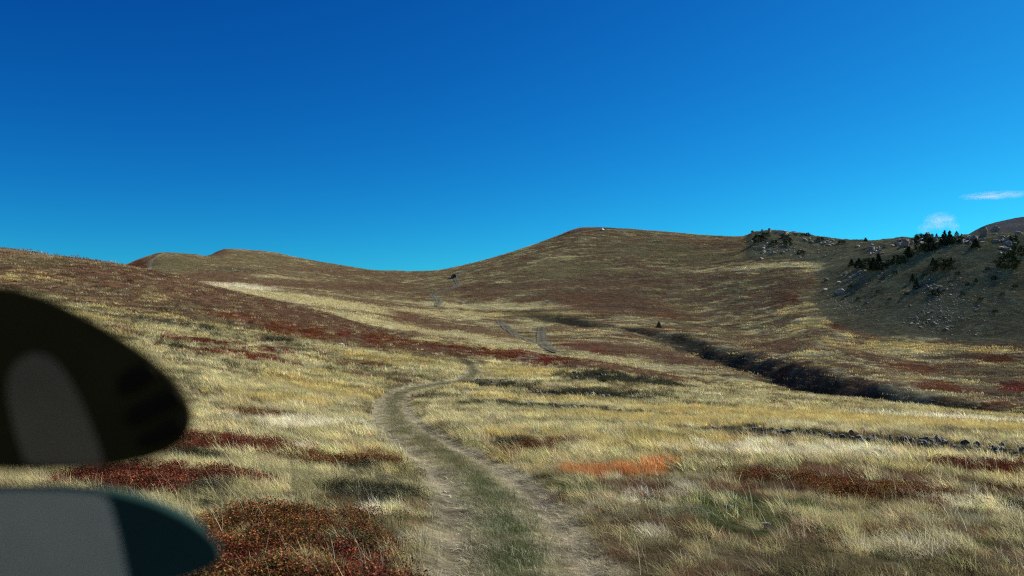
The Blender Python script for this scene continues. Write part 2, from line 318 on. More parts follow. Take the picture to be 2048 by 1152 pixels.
def veg(x, y):
    """weights of each plant kind at world points (first kind = background meadow mix)"""
    a = np.arctan2(x, y); l = np.log(np.maximum(np.hypot(x, y), .85)); r = np.exp(l)
    kk = look(KG, x, y); px = 1024+F*np.tan(np.clip(a, -1.2, 1.2))
    sc = np.clip(r/45, .35, 3.2)
    n1 = fbm(x/(7*np.clip(r/60, .6, 4)), y/(4*np.clip(r/60, .6, 4)), 4, .55, off=21.0)
    n2 = fbm(x/(2.2), y/(1.1), 4, .6, off=33.0)
    n3 = fbm(x/26, y/9, 4, .6, off=44.0)
    n5 = fbm(x/34+.2*perlin(x/20, y/20), y/4.5+1.2*perlin(x/40, y/40), 4, .62, off=171.)
    n6 = fbm(x/15+.3*n1, y/2.4+.5*n1, 4, .6, off=271.)*sstep(14, 26, r)*sstep(110, 80, r)
    W = {}
    far = sstep(6.3, 8.0, kk); hill = sstep(8.6, 9.6, kk); lefth = sstep(4.6, 5.4, kk)*sstep(6.4, 6.0, kk)*sstep(950, 700, px)
    nearz = sstep(20, 9, r)*sstep(880, 1250, px)+.45*sstep(14, 8, r)
    W['straw'] = .8*sstep(-.35, .45, n1+.35*n2-.30*hill-.25*far-.75*lefth+.85*n5*far-.62*nearz-.5*sstep(.05, .45, n6))
    W['yellow'] = .6*sstep(.05, .5, n3+.3*n2-.25*hill-.1*far)
    W['pale'] = .45*sstep(.15, .6, fbm(x/5, y/2.5, 4, .6, off=55.)-.3*hill)
    W['olive'] = .65*sstep(-.2, .5, fbm(x/9, y/4, 4, .6, off=66.)+.15*hill+.25*lefth)+.45*nearz*sstep(-.25, .3, fbm(x/1.3, y/.8, 4, .65, off=201.))
    W['brown'] = .9*sstep(.1, .5, fbm(x/15, y/5, 4, .6, off=77.)+.30*hill-.4*n5*far+.22*far*(1-hill)+.62*lefth)+.4*nearz*sstep(-.1, .4, fbm(x/1.8, y/1.0, 4, .65, off=211.))
    W['red'] = .55*sstep(.32, .6, fbm(x/12, y/4.5, 4, .6, off=88.)+.02*hill+.08*far*(1-hill)+.2*lefth)
    W['dark'] = .6*sstep(.22, .62, fbm(x/6, y/2.6, 4, .62, off=99.)+.05*lefth)+.3*nearz*sstep(.1, .5, fbm(x/1.1, y/.7, 4, .65, off=221.))
    W['dark'] = W['dark']+.5*sstep(.18, .5, n6+.25*n2); W['olive'] = W['olive']+.5*sstep(.0, .4, n6)
    W['green'] = .5*sstep(.22, .6, fbm(x/2.5, y/1.6, 4, .6, off=111.))*sstep(30, 14, r)
    W['grey'] = .4*sstep(.25, .6, fbm(x/3.0, y/1.9, 4, .6, off=123.))*sstep(40, 14, r)
    W['rust'] = .4*sstep(.35, .6, fbm(x/7, y/3, 4, .6, off=137.))
    W['orange'] = np.zeros_like(x)
    n4 = fbm(x/(.45*np.clip(r/14, .7, 8)), y/(.3*np.clip(r/14, .7, 8)), 3, .7, off=151.)
    rag = .5*n2+.4*n1+.55*n4
    for (pa, pl, wa, lo, hi, kd, st) in _PP:
        m = np.nonzero((np.abs(a-pa) < 2.2*wa) & (l > pl-2.2*lo) & (l < pl+2.2*hi))[0]
        if len(m) == 0: continue
        dl = l[m]-pl
        q = ((a[m]-pa)/wa)**2+(dl/np.where(dl > 0, hi, lo))**2
        g = st*np.exp(-.55*q)*1.25
        v = sstep(.38, 1.0, g+.85*rag[m])
        cur = W[kd][m]
        W[kd][m] = np.maximum(cur, v*1.35)
        for o in KINDS_:
            if o != kd: W[o][m] = W[o][m]*(1-.68*v)
    sw = strip_w(x, y)
    for o in KINDS_: W[o] = W[o]*(1-.75*sw)
    W['dark'] = W['dark']+.9*sw; W['grey'] = W['grey']+.25*sw; W['olive'] = W['olive']+.4*sw
    rf = look(ROCKG, x, y)
    W['rockg'] = rf*6
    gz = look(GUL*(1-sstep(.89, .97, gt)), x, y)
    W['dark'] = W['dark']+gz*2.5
    return W

def veg_color(x, y):
    W = veg(x, y); tot = .12+sum(W.values())
    c = sum((W[k]**1.5)[:, None]*np.array(PAL[k])[None, :] for k in W)+.04*np.array(PAL['straw'])
    c = c/(sum(W[k]**1.5 for k in W)+.04)[:, None]
    return c, W

def track_w(x, y):
    d, t = line_dist(NEAR_TRACK, x, y, 4)
    wig = .18*fbm(x/1.1, y/1.1, 3, off=7.)
    end = sstep(1.0, .93, t)
    r = np.exp(-((np.abs(d)-0.78+wig*.3)/(0.25))**2)*end
    zone = sstep(1.32, 1.02, np.abs(d)+1.3*wig)*end
    r = np.where(np.abs(d) < 3.5, r, 0); zone = np.where(np.abs(d) < 3.5, zone, 0)
    return r, zone, d

# ------------------------------------------------------------------ materials
def new_mat(name):
    m = bpy.data.materials.new(name); m.use_nodes = True; nt = m.node_tree; nt.nodes.clear()
    return m, nt.nodes, nt.links
def noise_node(N, L, scale, detail=6, rough=.6, vec=None, dims='3D'):
    n = N.new('ShaderNodeTexNoise'); n.inputs['Scale'].default_value = scale; n.inputs['Detail'].default_value = detail; n.inputs['Roughness'].default_value = rough
    if vec is not None: L.new(vec, n.inputs['Vector'])
    return n
def ramp(N, L, fac, stops):
    r = N.new('ShaderNodeValToRGB'); el = r.color_ramp.elements
    el[0].position, el[0].color = stops[0][0], (*stops[0][1], 1)
    el[1].position, el[1].color = stops[-1][0], (*stops[-1][1], 1)
    for p, c in stops[1:-1]:
        e = el.new(p); e.color = (*c, 1)
    if fac is not None: L.new(fac, r.inputs[0])
    return r
def mixc(N, L, typ, fac, a, b):
    m = N.new('ShaderNodeMix'); m.data_type = 'RGBA'; m.blend_type = typ
    if isinstance(fac, (int, float)): m.inputs[0].default_value = fac
    else: L.new(fac, m.inputs[0])
    for s, v in ((6, a), (7, b)):
        if isinstance(v, tuple): m.inputs[s].default_value = (*v, 1)
        else: L.new(v, m.inputs[s])
    return m.outputs[2]

def ground_mat(name, rock=False):
    m, N, L = new_mat(name)
    at_ = N.new('ShaderNodeAttribute'); at_.attribute_name = 'plants'
    geo = N.new('ShaderNodeNewGeometry')
    mp = N.new('ShaderNodeMapping'); mp.inputs['Scale'].default_value = (.55, 1.0, 1.0); L.new(geo.outputs['Position'], mp.inputs[0])
    n1 = noise_node(N, L, .9, 9, .68, mp.outputs[0]); n2 = noise_node(N, L, 7.0, 8, .65, mp.outputs[0]); n3 = noise_node(N, L, .12, 5, .6, mp.outputs[0])
    v1 = ramp(N, L, n1.outputs[0], [(.28, (.42, .42, .42)), (.5, (.95, .95, .95)), (.72, (1.75, 1.7, 1.6))])
    v2 = ramp(N, L, n2.outputs[0], [(.3, (.5, .5, .5)), (.7, (1.45, 1.45, 1.45))])
    v3 = ramp(N, L, n3.outputs[0], [(.35, (.85, .8, .75)), (.65, (1.12, 1.12, 1.12))])
    c = mixc(N, L, 'MULTIPLY', 1.0, at_.outputs[0], v1.outputs[0]); c = mixc(N, L, 'MULTIPLY', 1.0, c, v2.outputs[0]); c = mixc(N, L, 'MULTIPLY', 1.0, c, v3.outputs[0])
    b = N.new('ShaderNodeBsdfDiffuse'); L.new(c, b.inputs[0]); b.inputs['Roughness'].default_value = 1.0
    bp = N.new('ShaderNodeBump'); bp.inputs['Strength'].default_value = .55; bp.inputs['Distance'].default_value = .35
    L.new(n1.outputs[0], bp.inputs['Height'])
    bp2 = N.new('ShaderNodeBump'); bp2.inputs['Strength'].default_value = .6; bp2.inputs['Distance'].default_value = .05
    L.new(n2.outputs[0], bp2.inputs['Height']); L.new(bp.outputs[0], bp2.inputs['Normal']); L.new(bp2.outputs[0], b.inputs['Normal'])
    o = N.new('ShaderNodeOutputMaterial'); L.new(b.outputs[0], o.inputs[0])
    return m
M_GROUND = ground_mat('mountain_meadow')

def plant_mat(name, transl=.3, leaf_attr=False):
    m, N, L = new_mat(name)
    a = N.new('ShaderNodeAttribute'); a.attribute_type = 'INSTANCER'; a.attribute_name = 'tint'
    c = a.outputs[0]
    if leaf_attr:
        la = N.new('ShaderNodeAttribute'); la.attribute_name = 'leaf'
        c = mixc(N, L, 'MULTIPLY', 1.0, a.outputs[0], la.outputs[0])
    d = N.new('ShaderNodeBsdfDiffuse'); t = N.new('ShaderNodeBsdfTranslucent'); mx = N.new('ShaderNodeMixShader'); mx.inputs[0].default_value = transl
    L.new(c, d.inputs[0]); L.new(c, t.inputs[0]); L.new(d.outputs[0], mx.inputs[1]); L.new(t.outputs[0], mx.inputs[2])
    o = N.new('ShaderNodeOutputMaterial'); L.new(mx.outputs[0], o.inputs[0])
    return m
M_PLANT = plant_mat('grass_blades', .35, True)
M_LEAF = plant_mat('small_leaves', .25, True)

def rock_mat(name, base, var=.5, lichen=(.25,.24,.17)):
    m, N, L = new_mat(name)
    oi = N.new('ShaderNodeObjectInfo'); tc = N.new('ShaderNodeTexCoord')
    add = N.new('ShaderNodeVectorMath'); add.operation = 'ADD'; L.new(tc.outputs['Object'], add.inputs[0]); L.new(oi.outputs['Location'], add.inputs[1])
    n1 = noise_node(N, L, 2.2, 8, .7, add.outputs[0]); n2 = noise_node(N, L, 9, 6, .6, add.outputs[0])
    lo = tuple(v*(1-var) for v in base); hi = tuple(min(v*(1+var*.8), .8) for v in base)
    r1 = ramp(N, L, n1.outputs[0], [(.3, lo), (.52, base), (.75, hi)])
    r2 = ramp(N, L, n2.outputs[0], [(.52, (0, 0, 0)), (.66, (1, 1, 1))])
    c = mixc(N, L, 'MIX', r2.outputs[0], r1.outputs[0], lichen)
    val = ramp(N, L, oi.outputs['Random'], [(0, (.65, .65, .65)), (1, (1.3, 1.3, 1.3))])
    c = mixc(N, L, 'MULTIPLY', 1.0, c, val.outputs[0])
    b = N.new('ShaderNodeBsdfPrincipled'); b.inputs['Roughness'].default_value = .9; L.new(c, b.inputs['Base Color'])
    bp = N.new('ShaderNodeBump'); bp.inputs['Strength'].default_value = .7; bp.inputs['Distance'].default_value = .08; L.new(n1.outputs[0], bp.inputs['Height']); L.new(bp.outputs[0], b.inputs['Normal'])
    o = N.new('ShaderNodeOutputMaterial'); L.new(b.outputs[0], o.inputs[0]); return m
M_ROCK = rock_mat('grey_rock', (.175, .17, .155))
M_STONE = rock_mat('dark_field_stone', (.095, .095, .085), .5, (.17, .17, .13))
M_PALE = rock_mat('pale_stone', (.45, .43, .38), .3, (.4, .38, .3))

def simple_mat(name, col, rough=.6, metal=0.0, var=.15, scale=12, spec=.5):
    m, N, L = new_mat(name)
    tc = N.new('ShaderNodeTexCoord'); n = noise_node(N, L, scale, 5, .6, tc.outputs['Object'])
    r = ramp(N, L, n.outputs[0], [(.3, tuple(v*(1-var) for v in col)), (.7, tuple(min(1, v*(1+var)) for v in col))])
    b = N.new('ShaderNodeBsdfPrincipled'); b.inputs['Roughness'].default_value = rough; b.inputs['Metallic'].default_value = metal; b.inputs['Specular IOR Level'].default_value = spec
    L.new(r.outputs[0], b.inputs['Base Color'])
    o = N.new('ShaderNodeOutputMaterial'); L.new(b.outputs[0], o.inputs[0]); return m

# ------------------------------------------------------------------ the ground sheet
gx, gy = GX.ravel(), GY.ravel()
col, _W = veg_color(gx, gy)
# far mountain: grass and scree colour, paled to paint in the distance haze
farm = sstep(12.2, 12.8, KG.ravel())[:, None]
fm = np.array([.22, .185, .155])*(1+.5*fbm(gx/190, gy/120, 4, .6, off=9.))[:, None]
col = col*(1-farm)+np.clip(fm, .02, 1)*farm
tw, tz, td = track_w(gx, gy)
soil = np.array(PAL['soil'])
thatch = (.5*sstep(110, 60, np.hypot(gx, gy))*(W_soft := 1-np.clip(_W['red']+_W['rust']+_W['dark'], 0, 1)))[:, None]
col = col*(1-thatch)+np.array([.13, .115, .065])*thatch
col = col*(1-(.75*tw)[:, None])+soil*(.75*tw)[:, None]
for L_ in PATHS:
    d, t = line_dist(L_, gx, gy, 3.5)
    w = np.where(np.abs(d) < 3.5, np.exp(-(d/np.clip(np.hypot(gx, gy)/450, .35, 1.2))**2), 0)*.85
    col = col*(1-w[:, None])+np.array([.36, .31, .21])*w[:, None]
V = np.stack([gx, gy, GRD.ravel()], 1)
ii, jj = np.meshgrid(np.arange(NA-1), np.arange(NR-1), indexing='ij')
q0 = (ii*NR+jj).ravel(); quads = np.stack([q0, q0+1, q0+NR+1, q0+NR], 1)[:, ::-1]
quads = quads[:, ::-1]
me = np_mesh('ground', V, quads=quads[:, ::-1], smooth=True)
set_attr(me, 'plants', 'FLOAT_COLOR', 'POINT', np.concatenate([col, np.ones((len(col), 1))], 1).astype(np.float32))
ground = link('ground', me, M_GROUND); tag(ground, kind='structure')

# ------------------------------------------------------------------ dirt track sheets
def track_sheet(name, L, half, nx, lift, col_fn, fade=0.0):
    T = np.gradient(L, axis=0); T /= np.hypot(T[:, 0], T[:, 1])[:, None]; Nn = np.stack([T[:, 1], -T[:, 0]], 1)
    u = np.linspace(-1, 1, nx)
    e = 1+.22*fbm(np.arange(len(L))*.23, np.zeros(len(L)), 3, off=5.)[:, None]
    tp = np.minimum(1, np.minimum(np.arange(len(L)), np.arange(len(L))[::-1])/4.0+.25)[:, None]
    off = u[None, :]*half*e*tp
    X = L[:, None, 0]+Nn[:, None, 0]*off; Y = L[:, None, 1]+Nn[:, None, 1]*off
    return X, Y, off
def build_track(name, L, half, nx, lift, mode):
    X, Y, off = track_sheet(name, L, half, nx, lift, None)
    Z = zat(X, Y)+lift
    Z -= .03*np.exp(-((np.abs(off)-.76)/.2)**2)
    edge = np.abs(np.linspace(-1, 1, nx))[None, :]+0*X
    Z -= np.where(edge > .97, lift+.06, 0)
    c, W = veg_color(X.ravel(), Y.ravel())
    if mode == 'near':
        w, z, d = track_w(X.ravel(), Y.ravel())
        fr = sstep(11, 24, np.hypot(X.ravel(), Y.ravel()))[:, None]
        s = (np.array(PAL['soil'])*(1-fr)+np.array([.42, .39, .27])*fr)*(1+.35*fbm(X.ravel()/.5, Y.ravel()/.5, 4, off=2.))[:, None]
        gr = (np.array([.085, .10, .046])*(1-fr)+np.array([.115, .112, .055])*fr)*(1+.5*fbm(X.ravel()/.8, Y.ravel()/.8, 3, off=12.))[:, None]
        mid = np.exp(-(off.ravel()/.42)**2)[:, None]
        c = c*.4+.6*np.array([.21, .19, .115])
        c = c*(1-.75*mid)+gr*.75*mid
        c = c*(1-.9*w[:, None])+s*.9*w[:, None]
    else:
        w = np.exp(-((np.abs(off.ravel())-.8)/.42)**2)[:, None]*.9
        c = c*.3+.7*np.array([.115, .115, .075])
        c = c*(1-w)+np.array([.23, .225, .17])*w
    n0, n1 = X.shape
    i2, j2 = np.meshgrid(np.arange(n0-1), np.arange(n1-1), indexing='ij'); k0 = (i2*n1+j2).ravel()
    me = np_mesh(name, np.stack([X.ravel(), Y.ravel(), Z.ravel()], 1), quads=np.stack([k0, k0+1, k0+n1+1, k0+n1], 1), smooth=True)
    set_attr(me, 'plants', 'FLOAT_COLOR', 'POINT', np.concatenate([np.clip(c, .01, 1), np.ones((len(c), 1))], 1).astype(np.float32))
    o = link(name, me, M_GROUND); tag(o, kind='structure'); return o
build_track('dirt_track', NEAR_TRACK, 1.3, 29, .012, 'near')
for L_ in FAR_TRACKS: build_track('dirt_track', L_, 1.55, 13, .16, 'far')

# ------------------------------------------------------------------ plant prototypes and scatter
PROTO = {}
def blades(n, radius, h, width, lean=.35, spread=.5, seed=0, segs=3, stiff=1.0):
    r = np.random.default_rng(seed); vs_, qs, ts, lc = [], [], [], []
    for b in range(n):
        rad = radius*math.sqrt(r.random()); a = r.uniform(0, 2*math.pi); bx, by = rad*math.cos(a), rad*math.sin(a)
        hh = h*r.uniform(.45, 1.1); w = width*r.uniform(.7, 1.3)
        lx = -lean*r.uniform(.5, 1.5)+spread*r.normal()*.6+.35*spread*math.cos(a); ly = spread*r.normal()*.6+.35*spread*math.sin(a)
        sa = r.uniform(0, math.pi); sx, sy = math.cos(sa)*w/2, math.sin(sa)*w/2
        br = r.uniform(.62, 1.3); base = len(vs_)
        for s in range(segs):
            t = s/segs; k = t**1.5*hh*stiff
            z = hh*t*(1-.22*t*min(1.5, math.hypot(lx, ly)))
            wv = (1-t)**.6
            for sg in (-1, 1):
                vs_.append((bx+lx*k+sg*sx*wv, by+ly*k+sg*sy*wv, z-.02)); lc.append((br,)*3)
        t = 1; vs_.append((bx+lx*hh*stiff, by+ly*hh*stiff, hh*(1-.22*min(1.5, math.hypot(lx, ly)))-.02)); lc.append((br,)*3)
        for s in range(segs-1):
            o = base+2*s; qs.append((o, o+1, o+3, o+2))
        o = base+2*(segs-1); ts.append((o, o+1, o+2))
    return vs_, qs, ts, lc
def proto(name, data, mat, n=None):
    vs_, qs, ts, lc = data
    me = np_mesh(name, vs_, quads=qs or None, tris=ts or None)
    set_attr(me, 'leaf', 'FLOAT_COLOR', 'POINT', np.concatenate([np.array(lc, np.float32), np.ones((len(lc), 1), np.float32)], 1))
    me.materials.append(mat)
    return bpy.data.objects.new(name, me)
def pcol(name, objs):
    c = bpy.data.collections.new(name)
    for o in objs: c.objects.link(o)
    PROTO[name] = (c, len(objs)); return c
def leafy(n, radius, h, size, seed, cols, stems=10):
    r = np.random.default_rng(seed); vs_, qs, ts, lc = [], [], [], []
    for i in range(stems):
        a = r.uniform(0, 6.28); q = radius*math.sqrt(r.random())*.8; x, y = q*math.cos(a), q*math.sin(a); hh = h*r.uniform(.6, 1.0)
        b = len(vs_); vs_ += [(x-.002, y, -.02), (x+.002, y, -.02), (x+r.normal()*.03, y+r.normal()*.03, hh)]; ts.append((b, b+1, b+2)); lc += [(.35, .3, .3)]*3
    for i in range(n):
        a = r.uniform(0, 6.28); q = math.sqrt(r.random()); x, y = q*radius*math.cos(a), q*radius*math.sin(a)
        top = h*(1-.55*q*q)*r.uniform(.75, 1.1); z = top*(1-abs(r.normal())*.35); z = max(z, .01)
        n_ = Vector((r.normal()*.8, r.normal()*.8, 1.0)).normalized(); t_ = n_.orthogonal().normalized(); t_.rotate(Matrix.Rotation(r.uniform(0, 6.28), 3, n_)); b_ = n_.cross(t_)
        L_ = size*r.uniform(.7, 1.4); w = L_*.5; p = Vector((x, y, z)); k = len(vs_)
        vs_ += [tuple(p-t_*L_/2), tuple(p+b_*w/2), tuple(p+t_*L_/2), tuple(p-b_*w/2)]; qs.append((k, k+1, k+2, k+3))
        c = cols[r.integers(len(cols))]; f = r.uniform(.6, 1.35); lc += [tuple(v*f for v in c)]*4
    return vs_, qs, ts, lc

pcol('near_grass', [proto('near_tuft', blades(30, .11, .225, .0046, .62, .5, 10+i), M_PLANT) for i in range(6)])
pcol('mid_grass', [proto('mid_tuft', blades(38, .20, .30, .0105, .6, .45, 30+i), M_PLANT) for i in range(6)])
pcol('far_grass', [proto('far_tuft', blades(40, .5, .30, .026, .45, .5, 50+i), M_PLANT) for i in range(5)])
pcol('tussock', [proto('tussock', blades(95, .17, .36, .0075, .5, .75, 20+i), M_PLANT) for i in range(5)])
pcol('hill_grass', [proto('hill_tuft', blades(36, 1.5, .36, .10, .4, .5, 70+i, segs=2), M_PLANT) for i in range(5)])
pcol('flat_grass', [proto('flat_tuft', blades(30, .13, .075, .004, .9, 1.6, 90+i, segs=2), M_PLANT) for i in range(5)])
pcol('stalks', [proto('stalk', blades(1+i % 2, .10, .62, .0048, .45, .2, 110+i, segs=4), M_PLANT) for i in range(5)])
LC = [(1.1, 1.1, 1.1), (1.5, 1.7, 1.2), (.6, .5, .7), (1.4, 2.8, 1.4), (.4, .8, .6), (1.1, .9, .9), (.4, 1.5, 1.0), (.45, .6, .6)]
pcol('bilberry', [proto('bilberry_clump', leafy(150, .2, .2, .026, 130+i, LC, 12), M_LEAF) for i in range(5)])
pcol('mid_bilberry', [proto('mid_bilberry_clump', leafy(130, .42, .22, .06, 150+i, LC[:3]+LC[4:6], 8), M_LEAF) for i in range(4)])
HC = [(1, 1, 1), (1.4, 1.3, 1.4), (.6, .6, .5), (.8, 1.2, .7)]
pcol('heather', [proto('heather_clump', leafy(170, .2, .19, .018, 170+i, HC, 40), M_LEAF) for i in range(4)])

def scatter(name, P, rot, scl, tint, pname, label, cat):
    n = len(P)
    if n == 0: return
    me = bpy.data.meshes.new(name); me.vertices.add(n); me.vertices.foreach_set('co', np.asarray(P, np.float32).ravel())
    set_attr(me, 'rot', 'FLOAT_VECTOR', 'POINT', np.asarray(rot, np.float32))
    set_attr(me, 'scl', 'FLOAT_VECTOR', 'POINT', np.asarray(scl, np.float32))
    set_attr(me, 'tint', 'FLOAT_COLOR', 'POINT', np.concatenate([np.clip(tint, 0, 1), np.ones((n, 1))], 1).astype(np.float32))
    c, k = PROTO[pname]
    set_attr(me, 'vid', 'INT', 'POINT', rng.integers(0, k, n).astype(np.int32))
    o = link(name, me); tag(o, label, cat, kind='stuff')
    g = bpy.data.node_groups.new(name+'_scatter', 'GeometryNodeTree')
    g.interface.new_socket('Geometry', in_out='INPUT', socket_type='NodeSocketGeometry'); g.interface.new_socket('Geometry', in_out='OUTPUT', socket_type='NodeSocketGeometry')
    N, L = g.nodes, g.links
    gi = N.new('NodeGroupInput'); go = N.new('NodeGroupOutput'); ip = N.new('GeometryNodeInstanceOnPoints'); ci = N.new('GeometryNodeCollectionInfo')
    ci.inputs['Collection'].default_value = c; ci.inputs['Separate Children'].default_value = True; ci.inputs['Reset Children'].default_value = True
    def na(nm, t):
        q = N.new('GeometryNodeInputNamedAttribute'); q.data_type = t; q.inputs['Name'].default_value = nm; return q.outputs['Attribute']
    e2r = N.new('FunctionNodeEulerToRotation'); L.new(na('rot', 'FLOAT_VECTOR'), e2r.inputs[0])
    L.new(gi.outputs[0], ip.inputs['Points']); L.new(ci.outputs[0], ip.inputs['Instance']); ip.inputs['Pick Instance'].default_value = True
    L.new(na('vid', 'INT'), ip.inputs['Instance Index']); L.new(e2r.outputs[0], ip.inputs['Rotation']); L.new(na('scl', 'FLOAT_VECTOR'), ip.inputs['Scale'])
    L.new(ip.outputs[0], go.inputs[0])
    md = o.modifiers.new('scatter', 'NODES'); md.node_group = g
    return o

def polar_pts(r0, r1, dens, a=math.radians(40)):
    n = int(a*(r1*r1-r0*r0)*dens)
    r = np.sqrt(rng.uniform(r0*r0, r1*r1, n)); t = rng.uniform(-a, a, n)
    return r*np.sin(t), r*np.cos(t)

GRASSK = ['straw', 'pale', 'yellow', 'olive', 'green', 'grey', 'orange', 'brown']
def choose(W, ks, extra):
    w = np.stack([np.maximum(W[k], 0)**1.5 for k in ks], 1); w[:, 0] += extra
    cs = np.cumsum(w/w.sum(1, keepdims=True), 1); u = rng.random(len(w))[:, None]
    return np.minimum((u > cs).sum(1), len(ks)-1)
PALA = {k: np.array(v) for k, v in PAL.items()}
BUCK = {}
def put(name, pname, x, y, tint, s, sz=None, sink=0.0):
    n = len(x)
    if n == 0: return
    z = zat(x, y)-sink
    rot = np.stack([rng.normal(0, .12, n), rng.normal(0, .12, n), rng.normal(0, .55, n)], 1)
    sc_ = np.stack([s, s, s if sz is None else sz], 1)
    b = BUCK.setdefault((name, pname), [[], [], [], []])
    for q, v in zip(b, (np.stack([x, y, z], 1), rot, sc_, tint)): q.append(v)

def zone(r0, r1, dens, gname, bname, near, scale=1.0):
    x, y = polar_pts(r0, r1, dens)
    W = veg(x, y); n = len(x)
    w, tz, td = track_w(x, y)
    ft = np.zeros(n, bool)
    if r0 > 60:
        for L_ in FAR_TRACKS+PATHS: ft |= np.abs(line_dist(L_, x, y, 4)[0]) < 2.4
    cs = 1.0 if r0 < 10 else 1.5 if near else 3.2 if r0 < 100 else 9.0
    clump = np.clip(fbm(x/cs, y/(cs*.6), 4, .6, off=61.)*1.25, -1, 1)
    ks = ['straw', 'pale', 'yellow', 'olive', 'green', 'grey', 'orange', 'brown', 'dark', 'rust', 'red', 'rockg']
    ch = choose(W, ks, .06)
    kn = np.array(ks)[ch]
    hard = W['rockg'] > .6
    free = (tz < .25+(.3+.45*sstep(18, 40, np.hypot(x, y)))*rng.random(n)) & ~ft
    var = np.exp(rng.normal(0, .25, n)+.6*fbm(x/(1.3 if near else 5), y/(.8 if near else 2.2), 3, .6, off=181.)+.48*clump)  # clump term paints bright tops and shaded hollows into the tint
    hs = (.75+.5*rng.random(n))*(1+(.62 if r0 < 40 else .35)*clump)*scale
    if r0 > 100:
        var = var**.55; mc_ = veg_color(x, y)[0]; tint = (.35*np.stack([PALA[k] for k in kn])+.65*mc_)*var[:, None]
    else: tint = np.stack([PALA[k] for k in kn])*var[:, None]
    tint *= (1+np.stack([rng.normal(0, .06, n), rng.normal(0, .05, n), rng.normal(0, .10, n)], 1))
    sw = strip_w(x, y) if r0 < 100 else np.zeros(n)
    hs = hs*(1-.55*sw)
    free &= ~((sw > .5) & (rng.random(n) < .5))
    if r0 < 100: free &= ~((clump < -.12) & (rng.random(n) < .6))
    isg = np.isin(kn, ['straw', 'pale', 'yellow', 'olive', 'green', 'grey', 'orange', 'brown'])
    hk = np.ones(n)
    for k, f in (('straw', 1.), ('pale', .95), ('yellow', 1.15), ('olive', .75), ('green', .6), ('grey', .7), ('orange', 1.25), ('brown', .7), ('rockg', .35), ('dark', .6), ('rust', .7), ('red', .7)):
        hk[kn == k] = f
    m = isg & free & ~hard
    nm = {'near': 'dry_grass', 'mid': 'meadow_grass', 'far': 'crest_grass', 'hill': 'hill_grass'}[gname.split('_')[0]]
    put(nm, gname, x[m], y[m], tint[m], hs[m], (hs*hk)[m])
    m2 = np.isin(kn, ['red', 'rust']) & free & ~hard
    if bname:
        put('red_bilberry' if near else 'far_bilberry', bname, x[m2], y[m2], tint[m2], hs[m2]*.95)
        m3 = (kn == 'dark') & free & ~hard
        put('dark_heather', 'heather', x[m3], y[m3], tint[m3]*1.25, hs[m3]*(1.0 if near else 2.0))
    else:
        m2 = (np.isin(kn, ['red', 'rust', 'dark', 'rockg'])) & free
        m2 &= ~(hard & (rng.random(n) < .5))
        put(nm, gname, x[m2], y[m2], tint[m2], hs[m2], (hs*hk)[m2]*.7)

zone(4.5, 17, 95, 'near_grass', 'bilberry', True)
zone(17, 46, 30, 'mid_grass', 'bilberry', True)
zone(46, 135, 6.5, 'far_grass', 'mid_bilberry', False)
zone(135, 640, .34, 'hill_grass', None, False)
# thin bright grass blades poking through the heath, and tall seed stalks
x, y = polar_pts(5, 34, 7.0); W = veg(x, y); w, tz, td = track_w(x, y)
m = (tz < .2) & (rng.random(len(x)) < .35+.6*sstep(.1, .8, fbm(x/3, y/3, 2, off=71.)))
put('seed_stalks', 'stalks', x[m], y[m], np.array([.66, .60, .40])*np.exp(rng.normal(0, .15, m.sum()))[:, None], .75+.5*rng.random(m.sum()))
# bigger single tussocks that stand out of the sward
x, y = polar_pts(6.5, 75, .9); W = veg(x, y); w, tz, td = track_w(x, y)
m = (tz < .05) & (rng.random(len(x)) < .15+.85*sstep(-.1, .5, fbm(x/6, y/3, 3, off=261.))) & (W['red']+W['rust']+W['dark'] < .5) & (strip_w(x, y) < .2)
x, y = x[m], y[m]; W = {k: v[m] for k, v in W.items()}; n = len(x)
kk_ = ['straw', 'pale', 'yellow', 'olive', 'grey']; ch = choose(W, kk_, .5)
tint = np.stack([PALA[kk_[c]] for c in ch])*np.exp(rng.normal(.06, .18, n))[:, None]; sz = (.55+.75*rng.random(n))*np.where(np.hypot(x, y) > 30, 1.35, 1)
put('grass_tussocks', 'tussock', x, y, tint, sz, sz*(.7+.4*rng.random(n)))
# trodden grass on the track
seg = np.hypot(*np.diff(NEAR_TRACK, axis=0).T); cum = np.concatenate([[0], np.cumsum(seg)])
n = 26000; dist = cum[-1]*.93*rng.random(n)**1.9; of = rng.uniform(-1.7, 1.7, n)
tx = np.gradient(NEAR_TRACK, axis=0); tx /= np.hypot(tx[:, 0], tx[:, 1])[:, None]
cx, cy = np.interp(dist, cum, NEAR_TRACK[:, 0]), np.interp(dist, cum, NEAR_TRACK[:, 1]); ux, uy = np.interp(dist, cum, tx[:, 0]), np.interp(dist, cum, tx[:, 1])
x, y = cx+uy*of, cy-ux*of
w, tz, td = track_w(x, y)
m = (tz > .1) & (rng.random(n) < (1-.9*w)) & (y > 4)
x, y, w, td = x[m], y[m], w[m], td[m]; n = len(x)
mid = np.exp(-(td/.38)**2)
u = rng.random(n); rr_ = np.hypot(x, y); grn = mid*sstep(19, 10, rr_)*sstep(-.35, .25, fbm(x/1.2, y/1.5, 3, off=231.))
tint = np.where((u < .9*grn)[:, None], PALA['green']*np.array([1.0, 1.1, 1.0]), np.where((u < .25+.6*mid)[:, None], np.array([.17, .165, .08]), np.array([.50, .47, .33])))*np.exp(rng.normal(0, .22, n))[:, None]
put('trodden_grass', 'flat_grass', x, y, tint, .8+.6*rng.random(n), (.7+.7*rng.random(n))*(1+1.9*mid*(1-w)))
